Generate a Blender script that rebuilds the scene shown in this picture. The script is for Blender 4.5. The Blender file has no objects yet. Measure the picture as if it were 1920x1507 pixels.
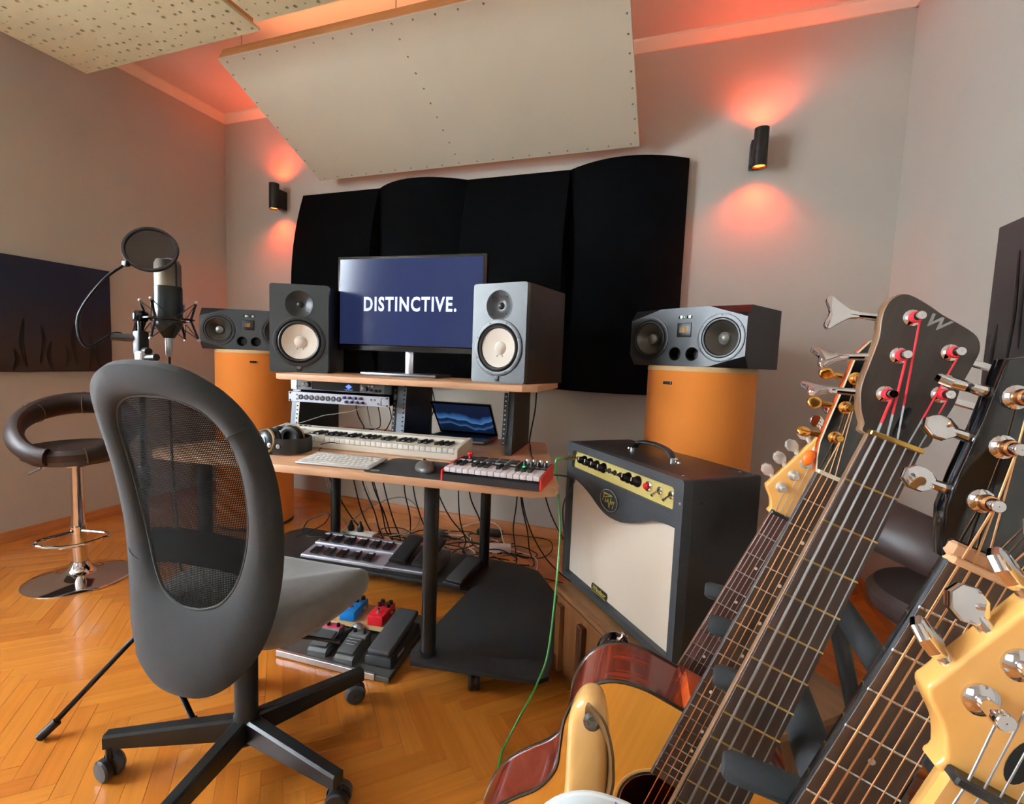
import bpy, bmesh, math, random
from mathutils import Vector, Matrix, Euler
from mathutils.geometry import delaunay_2d_cdt
random.seed(7)
PI = math.pi
S = bpy.context.scene
C = S.collection

# ------------------------------------------------------------------ camera
CAM_H = 1.115
cam_d = bpy.data.cameras.new('camera')
cam = bpy.data.objects.new('camera', cam_d); C.objects.link(cam)
cam_d.sensor_fit = 'HORIZONTAL'; cam_d.sensor_width = 36.0
cam_d.lens = 900.0 / 1920.0 * 36.0
cam_d.clip_start = 0.02; cam_d.clip_end = 60
cam.matrix_world = (Matrix.Translation((0, 0, CAM_H)) @ Matrix.Rotation(math.radians(19.343), 4, 'Z')
                    @ Matrix.Rotation(PI / 2 - math.radians(4.804), 4, 'X') @ Matrix.Rotation(math.radians(2.225), 4, 'Z'))
S.camera = cam

# ------------------------------------------------------------------ world, daylight, exposure
w = bpy.data.worlds.new('world'); S.world = w; w.use_nodes = True
bg = w.node_tree.nodes['Background']; bg.inputs[0].default_value = (0.72, 0.84, 1.0, 1); bg.inputs[1].default_value = 0.35

def area_light(name, loc, direction, sx, sy, power, col):
    l = bpy.data.lights.new(name, 'AREA'); l.shape = 'RECTANGLE'; l.size = sx; l.size_y = sy
    l.energy = power; l.color = col
    o = bpy.data.objects.new(name, l); C.objects.link(o); o.location = loc
    o.rotation_euler = Vector(direction).to_track_quat('-Z', 'Y').to_euler()
    return o
# daylight coming in through the big window in the left wall, plus weak fill added behind the camera
area_light('daylight_left_window', (-3.70, -0.45, 1.75), (1, 0.1, -0.15), 1.8, 1.75, 580, (0.82, 0.92, 1.0))
area_light('rear_fill_light', (-0.9, -2.80, 1.75), (0, 1, -0.1), 1.5, 1.5, 12, (0.85, 0.93, 1.0))
S.view_settings.view_transform = 'Standard'; S.view_settings.look = 'None'
S.view_settings.exposure = 0.38; S.view_settings.gamma = 1.0
S.view_settings.use_curve_mapping = False

# ------------------------------------------------------------------ materials
def lin(c):
    r = []
    for v in c:
        v /= 255.0
        r.append(v / 12.92 if v <= 0.04045 else ((v + 0.055) / 1.055) ** 2.4)
    return r
MATS = {}
def mat(name, col, rough=0.5, metal=0.0, var=0.0, vscale=8.0, bump=0.0, bscale=120.0, coat=0.0,
        emit=None, estr=0.0, spec=0.5, alpha=1.0, trans=0.0, stretch=(1, 1, 1), col2=None, sheen=0.0):
    if name in MATS: return MATS[name]
    m = bpy.data.materials.new(name); m.use_nodes = True
    nt = m.node_tree; N = nt.nodes; L = nt.links; b = N['Principled BSDF']
    c = lin(col) + [1]
    b.inputs['Base Color'].default_value = c
    b.inputs['Roughness'].default_value = rough; b.inputs['Metallic'].default_value = metal
    b.inputs['Specular IOR Level'].default_value = spec
    b.inputs['Coat Weight'].default_value = coat; b.inputs['Coat Roughness'].default_value = 0.08
    b.inputs['Sheen Weight'].default_value = sheen
    b.inputs['Alpha'].default_value = alpha; b.inputs['Transmission Weight'].default_value = trans
    if emit:
        b.inputs['Emission Color'].default_value = lin(emit) + [1]; b.inputs['Emission Strength'].default_value = estr
    if var or bump or col2:
        tc = N.new('ShaderNodeTexCoord'); mp = N.new('ShaderNodeMapping'); mp.inputs['Scale'].default_value = stretch
        L.new(tc.outputs['Object'], mp.inputs['Vector'])
    if var or col2:
        n = N.new('ShaderNodeTexNoise'); n.inputs['Scale'].default_value = vscale; n.inputs['Detail'].default_value = 4
        L.new(mp.outputs[0], n.inputs['Vector'])
        mx = N.new('ShaderNodeMix'); mx.data_type = 'RGBA'
        if col2: a, bb = c, lin(col2) + [1]
        else:
            a = [min(1, v * (1 - var)) for v in c[:3]] + [1]; bb = [min(1, v * (1 + var)) for v in c[:3]] + [1]
        mx.inputs[6].default_value = a; mx.inputs[7].default_value = bb
        rp = N.new('ShaderNodeValToRGB'); rp.color_ramp.elements[0].position = 0.3; rp.color_ramp.elements[1].position = 0.7
        L.new(n.outputs['Fac'], rp.inputs[0]); L.new(rp.outputs[0], mx.inputs[0]); L.new(mx.outputs[2], b.inputs['Base Color'])
    if bump:
        n2 = N.new('ShaderNodeTexNoise'); n2.inputs['Scale'].default_value = bscale; n2.inputs['Detail'].default_value = 3
        L.new(mp.outputs[0], n2.inputs['Vector'])
        bp = N.new('ShaderNodeBump'); bp.inputs['Strength'].default_value = bump; bp.inputs['Distance'].default_value = 0.002
        L.new(n2.outputs['Fac'], bp.inputs['Height']); L.new(bp.outputs[0], b.inputs['Normal'])
    MATS[name] = m
    return m

M_WALL = mat('wall_paint', (188, 184, 173), 0.85, var=0.03, vscale=2.5, bump=0.08, bscale=220)
M_CEIL = mat('ceiling_paint', (222, 212, 203), 0.9)
M_CORNICE = mat('cornice_paint', (236, 224, 205), 0.7)
M_BASE = mat('baseboard_wood', (176, 110, 58), 0.4, var=0.15, vscale=6, stretch=(1, 1, 8))
M_BEECH = mat('beech_laminate', (208, 160, 122), 0.42, var=0.10, vscale=5, stretch=(1, 10, 10))
M_BLACKM = mat('black_steel', (30, 31, 32), 0.38, metal=0.3)
M_BLACKP = mat('black_plastic', (24, 24, 25), 0.45)
M_BLACKW = mat('black_board', (34, 34, 35), 0.55, var=0.12, vscale=30)
M_GREYPL = mat('grey_powder_steel', (128, 136, 146), 0.45, metal=0.2)
M_CHROME = mat('chrome', (225, 225, 228), 0.07, metal=1.0)
M_STEEL = mat('brushed_steel', (190, 192, 195), 0.28, metal=1.0)
M_ALU = mat('aluminium', (205, 206, 208), 0.38, metal=0.9)
M_GOLD = mat('gold_plate', (215, 165, 85), 0.2, metal=1.0)
M_BRASS = mat('brass_wire', (205, 170, 95), 0.3, metal=1.0)
M_WHITEPL = mat('white_plastic', (232, 230, 224), 0.38)
M_GREYTXT = mat('grey_print', (170, 172, 175), 0.6)
M_WHITETXT = mat('white_print', (225, 228, 232), 0.6)
M_RUBBER = mat('foam_rubber', (31, 33, 35), 0.85, bump=0.3, bscale=300)
M_CABLE = mat('black_cable', (20, 18, 20), 0.45)
M_GLASS = mat('window_glass', (255, 255, 255), 0.0, trans=1.0, spec=0.3)

# ------------------------------------------------------------------ mesh building helpers
class MB:
    def __init__(s, M=None):
        s.v = []; s.f = []; s.m = []; s.M = M or Matrix.Identity(4); s.mi = 0; s.uv = {}
    def add(s, vs, fs):
        b = len(s.v)
        s.v += [s.M @ Vector(p) for p in vs]
        for f in fs:
            s.f.append([b + i for i in f]); s.m.append(s.mi)
        return s
    def frame(s, o, z, x=None):
        z = Vector(z).normalized()
        if x is None: x = Vector((1, 0, 0)) if abs(z.x) < 0.9 else Vector((0, 1, 0))
        x = Vector(x); x = (x - z * x.dot(z)).normalized(); y = z.cross(x)
        return Matrix(((x.x, y.x, z.x, o[0]), (x.y, y.y, z.y, o[1]), (x.z, y.z, z.z, o[2]), (0, 0, 0, 1)))
    def box(s, c, d, R=None):
        x, y, z = d[0] / 2, d[1] / 2, d[2] / 2
        vs = [Vector(p) for p in ((-x, -y, -z), (x, -y, -z), (x, y, -z), (-x, y, -z), (-x, -y, z), (x, -y, z), (x, y, z), (-x, y, z))]
        if R is not None: vs = [R @ p for p in vs]
        vs = [p + Vector(c) for p in vs]
        return s.add(vs, [(0, 3, 2, 1), (4, 5, 6, 7), (0, 1, 5, 4), (1, 2, 6, 5), (2, 3, 7, 6), (3, 0, 4, 7)])
    def b2(s, a, b):   # box from min corner to max corner
        return s.box([(a[i] + b[i]) / 2 for i in range(3)], [abs(b[i] - a[i]) for i in range(3)])
    def from_bm(s, bm, T=None):
        bm.verts.index_update()
        vs = [(T @ v.co) if T else v.co.copy() for v in bm.verts]
        fs = [[v.index for v in f.verts] for f in bm.faces]
        bm.free(); return s.add(vs, fs)
    def rbox(s, c, d, r, seg=3, R=None):
        bm = bmesh.new(); bmesh.ops.create_cube(bm, size=1)
        for v in bm.verts: v.co = Vector((v.co.x * d[0], v.co.y * d[1], v.co.z * d[2]))
        bmesh.ops.bevel(bm, geom=bm.edges[:], offset=min(r, min(d) * 0.49), segments=seg, affect='EDGES', profile=0.5)
        T = Matrix.Translation(c)
        if R is not None: T = T @ R.to_4x4()
        return s.from_bm(bm, T)
    def prism(s, pts, z0, z1, bev=0.0, seg=2, T=None, bot=True):
        bm = bmesh.new()
        vs = [bm.verts.new((p[0], p[1], z0)) for p in pts]
        f = bm.faces.new(vs); f.normal_update()
        if f.normal.z > 0: f.normal_flip()
        r = bmesh.ops.extrude_face_region(bm, geom=[f])
        top = [g for g in r['geom'] if isinstance(g, bmesh.types.BMVert)]
        for v in top: v.co.z = z1
        bmesh.ops.recalc_face_normals(bm, faces=bm.faces[:])
        if bev:
            es = [e for e in bm.edges if all(abs(v.co.z - z1) < 1e-6 for v in e.verts) or (bot and all(abs(v.co.z - z0) < 1e-6 for v in e.verts))]
            bmesh.ops.bevel(bm, geom=es, offset=bev, segments=seg, affect='EDGES', profile=0.5, clamp_overlap=True)
        return s.from_bm(bm, T)
    def cyl(s, p0, p1, r0, r1=None, n=16, cap=True):
        r1 = r0 if r1 is None else r1
        p0 = Vector(p0); p1 = Vector(p1); F = s.frame(p0, p1 - p0); h = (p1 - p0).length
        vs = []; fs = []
        for i in range(n):
            a = 2 * PI * i / n
            vs.append(F @ Vector((r0 * math.cos(a), r0 * math.sin(a), 0)))
        for i in range(n):
            a = 2 * PI * i / n
            vs.append(F @ Vector((r1 * math.cos(a), r1 * math.sin(a), h)))
        for i in range(n): fs.append((i, (i + 1) % n, n + (i + 1) % n, n + i))
        if cap: fs += [tuple(range(n - 1, -1, -1)), tuple(range(n, 2 * n))]
        return s.add(vs, fs)
    def lathe(s, prof, o=(0, 0, 0), z=(0, 0, 1), n=24, x=None, cap=False):   # prof: (radius, height)
        F = s.frame(o, z, x); vs = []; fs = []; k = len(prof)
        for r, h in prof:
            for i in range(n):
                a = 2 * PI * i / n; vs.append(F @ Vector((r * math.cos(a), r * math.sin(a), h)))
        for j in range(k - 1):
            for i in range(n):
                i2 = (i + 1) % n
                fs.append((j * n + i, j * n + i2, (j + 1) * n + i2, (j + 1) * n + i))
        if cap and prof[0][0] > 1e-5: fs.append(tuple(range(n - 1, -1, -1)))
        if cap and prof[-1][0] > 1e-5: fs.append(tuple((k - 1) * n + i for i in range(n)))
        return s.add(vs, fs)
    def tube(s, pts, r, n=8, closed=False, cap=True, flat=None):
        pts = [Vector(p) for p in pts]; k = len(pts); rr = r if isinstance(r, (list, tuple)) else [r] * k
        vs = []; fs = []; X = None
        for j in range(k):
            if closed: t = (pts[(j + 1) % k] - pts[j - 1])
            else: t = pts[min(j + 1, k - 1)] - pts[max(j - 1, 0)]
            t.normalize()
            if X is None: X = Vector((0, 0, 1)) if abs(t.z) < 0.9 else Vector((1, 0, 0))
            X = (X - t * X.dot(t)).normalized(); Y = t.cross(X)
            fx, fy = flat if flat else (1, 1)
            for i in range(n):
                a = 2 * PI * i / n
                vs.append(pts[j] + X * (rr[j] * fx * math.cos(a)) + Y * (rr[j] * fy * math.sin(a)))
        for j in range(k if closed else k - 1):
            j2 = (j + 1) % k
            for i in range(n):
                i2 = (i + 1) % n; fs.append((j * n + i, j * n + i2, j2 * n + i2, j2 * n + i))
        if cap and not closed: fs += [tuple(range(n - 1, -1, -1)), tuple((k - 1) * n + i for i in range(n))]
        return s.add(vs, fs)
    def ball(s, c, r, n=12, m=8, sc=(1, 1, 1)):
        prof = []
        vs = [(c[0], c[1], c[2] - r * sc[2])]; fs = []
        for j in range(1, m):
            b = -PI / 2 + PI * j / m
            for i in range(n):
                a = 2 * PI * i / n
                vs.append((c[0] + r * sc[0] * math.cos(b) * math.cos(a), c[1] + r * sc[1] * math.cos(b) * math.sin(a), c[2] + r * sc[2] * math.sin(b)))
        vs.append((c[0], c[1], c[2] + r * sc[2])); T = len(vs) - 1
        for i in range(n):
            i2 = (i + 1) % n; fs.append((0, 1 + i2, 1 + i)); fs.append((T, T - n + i, T - n + i2))
            for j in range(m - 2): fs.append((1 + j * n + i, 1 + j * n + i2, 1 + (j + 1) * n + i2, 1 + (j + 1) * n + i))
        return s.add(vs, fs)
    def plate(s, outline, holes, z0, z1, T=None):      # flat plate with holes, front at z1
        pv, pe = [], []
        for lp in [outline] + holes:
            b0 = len(pv); pv += [Vector((q[0], q[1])) for q in lp]; pe += [(b0 + i, b0 + (i + 1) % len(lp)) for i in range(len(lp))]
        dv, _, df, *_r = delaunay_2d_cdt(pv, pe, [], 0, 1e-6)
        def inside(c, lp):
            r_ = False; j = len(lp) - 1
            for i in range(len(lp)):
                if (lp[i][1] > c[1]) != (lp[j][1] > c[1]) and c[0] < (lp[j][0] - lp[i][0]) * (c[1] - lp[i][1]) / (lp[j][1] - lp[i][1]) + lp[i][0]: r_ = not r_
                j = i
            return r_
        fs = []
        for f in df:
            c = sum((dv[i] for i in f), Vector((0, 0))) / len(f)
            if inside(c, outline) and not any(inside(c, lp) for lp in holes):
                ar = sum(dv[f[i]].x * dv[f[(i + 1) % len(f)]].y - dv[f[(i + 1) % len(f)]].x * dv[f[i]].y for i in range(len(f)))
                fs.append(tuple(f) if ar > 0 else tuple(reversed(f)))
        vs = [Vector((q.x, q.y, z1)) for q in dv]
        s.add([T @ q for q in vs] if T else vs, fs)
        for q, lp in enumerate([outline] + holes):
            n = len(lp); vs = [(p[0], p[1], z1) for p in lp] + [(p[0], p[1], z0) for p in lp]
            if T: vs = [T @ Vector(p) for p in vs]
            s.add(vs, [(i, (i + 1) % n, n + (i + 1) % n, n + i) for i in range(n)])
        return s
    def mesh(s, name, mats, ang=35):
        me = bpy.data.meshes.new(name)
        me.from_pydata([tuple(p) for p in s.v], [], s.f)
        mats = mats if isinstance(mats, (list, tuple)) else [mats]
        for m in mats: me.materials.append(m)
        if len(mats) > 1: me.polygons.foreach_set('material_index', s.m)
        me.polygons.foreach_set('use_smooth', [True] * len(s.f))
        me.update()
        try: me.set_sharp_from_angle(angle=math.radians(ang))
        except Exception: pass
        return me
    def obj(s, name, mats, parent=None, M=None, ang=35):
        return link(name, s.mesh(name, mats, ang), parent, M)

def link(name, data, parent=None, M=None):
    o = bpy.data.objects.new(name, data); C.objects.link(o)
    if parent is not None: o.parent = parent
    if M is not None: o.matrix_local = M
    return o
def tag(o, label=None, cat=None, group=None, kind=None):
    if label: o['label'] = label
    if cat: o['category'] = cat
    if group: o['group'] = group
    if kind: o['kind'] = kind
    return o
def thing(name, label, cat, loc=(0, 0, 0), rz=0.0, group=None, M=None):
    o = bpy.data.objects.new(name, None); C.objects.link(o); o.empty_display_size = 0.05
    Mx = M.copy() if M is not None else Matrix.Translation(loc) @ Matrix.Rotation(rz, 4, 'Z')
    o.matrix_world = Mx; TM[o.name] = Mx
    return tag(o, label, cat, group)
TM = {}
def WB(t): return MB(TM[t.name].inverted())      # builder that takes world coordinates for a part of t
def struct(o, label=None): return tag(o, label, None, None, 'structure')
def TR(x, y, z, rz=0.0, rx=0.0, ry=0.0):
    return Matrix.Translation((x, y, z)) @ Matrix.Rotation(rz, 4, 'Z') @ Matrix.Rotation(ry, 4, 'Y') @ Matrix.Rotation(rx, 4, 'X')
def crom(p, k=8, closed=False):
    p = [Vector(q) for q in p]; n = len(p); out = []
    for i in range(n if closed else n - 1):
        if closed: a, b, c, d = p[i - 1], p[i], p[(i + 1) % n], p[(i + 2) % n]
        else: a, b, c, d = p[max(i - 1, 0)], p[i], p[i + 1], p[min(i + 2, n - 1)]
        for j in range(k):
            t = j / k
            out.append(0.5 * ((2 * b) + (c - a) * t + (2 * a - 5 * b + 4 * c - d) * t * t + (3 * b - a - 3 * c + d) * t ** 3))
    if not closed: out.append(p[-1])
    return out
def loop2(p, k=6): return [(q.x, q.y) for q in crom([(a, b, 0) for a, b in p], k, True)]
def rrect(w, h, r, n=5, cx=0, cy=0):
    out = []
    for sx, sy, a0 in ((1, 1, 0), (-1, 1, PI / 2), (-1, -1, PI), (1, -1, 3 * PI / 2)):
        for i in range(n + 1):
            a = a0 + PI / 2 * i / n
            out.append((cx + sx * (w / 2 - r) + r * math.cos(a), cy + sy * (h / 2 - r) + r * math.sin(a)))
    return out
def text(name, body, size, m, parent, M, xs=1.0, shear=0.0, bold=0.0, ext=0.0004, align='CENTER', spacing=1.0):
    cu = bpy.data.curves.new(name, 'FONT'); cu.body = body; cu.size = size; cu.shear = shear; cu.offset = bold
    cu.extrude = ext; cu.align_x = align; cu.align_y = 'CENTER'; cu.space_character = spacing; cu.resolution_u = 3
    t = bpy.data.objects.new(name, cu); C.objects.link(t)
    dg = bpy.context.evaluated_depsgraph_get()
    me = bpy.data.meshes.new_from_object(t.evaluated_get(dg))
    bpy.data.objects.remove(t); bpy.data.curves.remove(cu)
    me.transform(Matrix.Diagonal((xs, 1, 1, 1))); me.materials.clear(); me.materials.append(m)
    return link(name, me, parent, M)
UP = Matrix.Rotation(PI / 2, 4, 'X')      # lays the xy plane of lettering upright, facing -y
# ================================================================== ROOM
XL, XR, YB, YF, ZC = -3.50, 0.95, 2.93, -2.60, 2.93
T = 0.15
# floor: dark sub floor and herringbone planks
struct(MB().b2((XL - T, YF - T, -0.12), (XR + T, YB + T, -0.012)).obj('floor', mat('sub_floor', (60, 36, 18), 0.8)),
       'glossy honey oak herringbone parquet floor')
FLOOR = bpy.data.objects['floor']
def plank_mat(i, col):
    m = bpy.data.materials.new('oak_plank_%d' % i); m.use_nodes = True
    N = m.node_tree.nodes; L = m.node_tree.links; b = N['Principled BSDF']
    tc = N.new('ShaderNodeTexCoord'); oi = N.new('ShaderNodeObjectInfo')
    ad = N.new('ShaderNodeVectorMath'); ad.operation = 'MULTIPLY_ADD'; ad.inputs[1].default_value = (1, 1, 1)
    sc = N.new('ShaderNodeVectorMath'); sc.operation = 'SCALE'; sc.inputs['Scale'].default_value = 9.0
    L.new(oi.outputs['Random'], sc.inputs[0]); L.new(tc.outputs['UV'], ad.inputs[0]); L.new(sc.outputs[0], ad.inputs[2])
    mp = N.new('ShaderNodeMapping'); mp.inputs['Scale'].default_value = (3.5, 60, 1); L.new(ad.outputs[0], mp.inputs[0])
    n = N.new('ShaderNodeTexNoise'); n.inputs['Scale'].default_value = 1.0; n.inputs['Detail'].default_value = 6; n.inputs['Distortion'].default_value = 0.6
    L.new(mp.outputs[0], n.inputs['Vector'])
    rp = N.new('ShaderNodeValToRGB'); a = lin(col)
    rp.color_ramp.elements[0].position = 0.3; rp.color_ramp.elements[0].color = [v * 0.86 for v in a] + [1]
    rp.color_ramp.elements[1].position = 0.7; rp.color_ramp.elements[1].color = [min(1, v * 1.08) for v in a] + [1]
    L.new(n.outputs['Fac'], rp.inputs[0]); L.new(rp.outputs[0], b.inputs['Base Color'])
    b.inputs['Roughness'].default_value = 0.32; b.inputs['Coat Weight'].default_value = 0.45; b.inputs['Coat Roughness'].default_value = 0.12
    return m
PM = [plank_mat(i, c) for i, c in enumerate([(188, 113, 37), (181, 106, 34), (195, 121, 43), (176, 100, 31), (190, 116, 40)])]
PW, PNN = 0.052, 6
PLN = PW * PNN
def plank_geo(mb_v, mb_f, mb_uv, cx, cy, ang, dz, ru):
    g = 0.00025; a, b, c = PLN / 2 - g, PW / 2 - g, 0.0005
    ca, sa = math.cos(ang), math.sin(ang); base = len(mb_v)
    for (x, y, z) in ((-a, -b, -0.012), (a, -b, -0.012), (a, b, -0.012), (-a, b, -0.012),
                      (-a, -b, -c), (a, -b, -c), (a, b, -c), (-a, b, -c),
                      (-a + c, -b + c, 0), (a - c, -b + c, 0), (a - c, b - c, 0), (-a + c, b - c, 0)):
        mb_v.append((cx + x * ca - y * sa, cy + x * sa + y * ca, z + dz)); mb_uv.append((x + ru, y + ru * 1.7))
    for f in ((8, 9, 10, 11), (4, 5, 9, 8), (5, 6, 10, 9), (6, 7, 11, 10), (7, 4, 8, 11), (0, 1, 5, 4), (1, 2, 6, 5), (2, 3, 7, 6), (3, 0, 4, 7)):
        mb_f.append([base + i for i in f])
def plank_mesh(name, items, mats):
    v, f, uv, mi = [], [], [], []
    for (cx, cy, ang, dz, ru, k) in items:
        n0 = len(f); plank_geo(v, f, uv, cx, cy, ang, dz, ru); mi += [k] * (len(f) - n0)
    me = bpy.data.meshes.new(name); me.from_pydata(v, [], f)
    for m in mats: me.materials.append(m)
    me.polygons.foreach_set('material_index', mi)
    ul = me.uv_layers.new(name='UVMap')
    idx = [0] * len(me.loops); me.loops.foreach_get('vertex_index', idx)
    ul.data.foreach_set('uv', [q for i in idx for q in uv[i]])
    return me
rot = math.radians(45)      # rows of the zigzag run along x
planks = []
for i in range(-140, 141):
    for j in range(-14, 15):
        for (a0, b0, ww, hh) in ((0, 0, PNN, 1), (PNN, 1 - PNN, 1, PNN)):
            px, py = a0 + ww / 2 + i + j * PNN, b0 + hh / 2 + i - j * PNN
            cx, cy = px * PW * math.cos(-rot) - py * PW * math.sin(-rot), px * PW * math.sin(-rot) + py * PW * math.cos(-rot)
            if XL - 0.1 < cx < XR + 0.1 and YF - 0.1 < cy < YB + 0.1:
                planks.append((cx, cy, -rot + (0 if ww > 1 else PI / 2)))
ci = cam.matrix_world.inverted()
def inview(x, y):
    p = ci @ Vector((x, y, 0))
    if p.z > -0.1: return None
    u, v = 960 + 900 * p.x / -p.z, 753.5 - 900 * p.y / -p.z
    return -p.z if (-30 < u < 1950 and -30 < v < 1540) else None
def hidden(x, y):           # floor covered by the desk foot, the amplifier cabinet and the guitars
    return (x > -0.80 and x < -0.36 and 1.42 < y < 2.2) or (x > -0.38 and y > 0.9 and x < 0.3 and y < 2.0)
rank = sorted([(inview(x, y) or 99, i) for i, (x, y, a) in enumerate(planks) if not hidden(x, y)])
near = set(i for dd, i in rank[:300] if dd < 99)
pmesh = [plank_mesh('plank', [(0, 0, 0, 0, k * 0.7, 0)], [PM[k]]) for k in range(5)]
rest = []
for i, (x, y, a) in enumerate(planks):
    k = random.randrange(5); dz = random.uniform(-0.0004, 0.0002)
    if i in near: link('plank', pmesh[k], FLOOR, Matrix.Translation((x, y, dz)) @ Matrix.Rotation(a, 4, 'Z'))
    else: rest.append((x, y, a, dz, random.uniform(0, 9), k))
tag(link('plank_field', plank_mesh('plank_field', rest, PM), FLOOR), kind='stuff')

# walls: the left one has the big window opening, the rear one a window added for fill
WY0, WY1, WZ0, WZ1 = -1.40, 0.50, 0.85, 2.60
m = MB(); m.b2((XL - T, YF - T, 0), (XL, WY0, ZC)).b2((XL - T, WY1, 0), (XL, YB + T, ZC)).b2((XL - T, WY0, 0), (XL, WY1, WZ0)).b2((XL - T, WY0, WZ1), (XL, WY1, ZC))
struct(m.obj('wall_left', M_WALL), 'taupe painted left wall')
struct(MB().b2((XL, YB, 0), (XR, YB + T, ZC)).obj('wall_back', M_WALL), 'taupe painted wall behind the desk')
struct(MB().b2((XR, YF - T, 0), (XR + T, YB + T, ZC)).obj('wall_right', M_WALL), 'pale taupe wall on the right')
m = MB(); RX0, RX1 = -1.65, -0.15
m.b2((XL, YF - T, 0), (RX0, YF, ZC)).b2((RX1, YF - T, 0), (XR, YF, ZC)).b2((RX0, YF - T, 0), (RX1, YF, 0.95)).b2((RX0, YF - T, 2.5), (RX1, YF, ZC))
struct(m.obj('wall_rear', M_WALL), 'wall behind the camera')
struct(MB().b2((XL - T, YF - T, ZC), (XR + T, YB + T, ZC + T)).obj('ceiling', M_CEIL), 'off white ceiling')
def window(name, M, wd, ht, n):
    o = bpy.data.objects.new(name, None); C.objects.link(o); o.matrix_world = M; struct(o, 'white framed window out of view, letting in light')
    f = 0.06; mw = mat('window_frame_white', (235, 235, 232), 0.4)
    for a, b in (((0, 0), (wd, f)), ((0, ht - f), (wd, ht)), ((0, 0), (f, ht)), ((wd - f, 0), (wd, ht))):
        MB().b2((a[0], -0.03, a[1]), (b[0], 0.03, b[1])).obj('frame', mw, o)
    for k in range(1, n): MB().b2((wd * k / n - 0.04, -0.03, 0), (wd * k / n + 0.04, 0.03, ht)).obj('mullion', mw, o)
    for k in range(n): MB().b2((wd * k / n, -0.004, 0), (wd * (k + 1) / n, 0.004, ht)).obj('pane', M_GLASS, o)
    MB().b2((-0.05, -0.12, -0.03), (wd + 0.05, 0.05, 0)).obj('sill', mw, o)
window('window_1', Matrix.Translation((XL - 0.08, WY0, WZ0)) @ Matrix.Rotation(PI / 2, 4, 'Z'), WY1 - WY0, WZ1 - WZ0, 2)
window('fill_window', Matrix.Translation((RX1, YF - 0.08, 0.95)) @ Matrix.Rotation(PI, 4, 'Z'), RX1 - RX0, 1.55, 2)  # window added behind the camera as a source of fill light
# cornice and baseboards
cz = 0.055
prof = [(0, 0), (0.012, 0), (0.05, 0.042), (0.05, cz), (0, cz)]
def strip(name, p0, p1, inward, prof, z, m, label):
    p0 = Vector(p0); p1 = Vector(p1); n = Vector(inward); mb = MB(); k = len(prof); vs = []
    for p in (p0, p1):
        for a, b in prof: vs.append((p.x + n.x * a, p.y + n.y * a, z + b))
    fs = [(i, (i + 1) % k, k + (i + 1) % k, k + i) for i in range(k)] + [tuple(range(k)), tuple(range(2 * k - 1, k - 1, -1))]
    mb.add(vs, fs); struct(mb.obj(name, m, ang=20), label)
strip('trim_1', (XL, YB, 0), (XR, YB, 0), (0, -1, 0), prof, ZC - cz, M_CORNICE, 'cream cornice along the back wall')
strip('trim_2', (XL, YF, 0), (XL, YB, 0), (1, 0, 0), prof, ZC - cz, M_CORNICE, 'cream cornice along the left wall')
strip('trim_3', (XR, YF, 0), (XR, YB, 0), (-1, 0, 0), prof, ZC - cz, M_CORNICE, 'cream cornice along the right wall')
bprof = [(0, 0), (0.022, 0), (0.020, 0.03), (0.012, 0.055), (0, 0.06)]
strip('baseboard_back', (XL, YB, 0), (XR, YB, 0), (0, -1, 0), bprof, 0.0, M_BASE, 'orange brown wooden baseboard along the back wall')
strip('baseboard_left', (XL, YF, 0), (XL, YB, 0), (1, 0, 0), bprof, 0.0, M_BASE, 'orange brown wooden baseboard along the left wall')
strip('baseboard_right', (XR, YF, 0), (XR, YB, 0), (-1, 0, 0), bprof, 0.0, M_BASE, 'orange brown wooden baseboard along the right wall')

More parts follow.
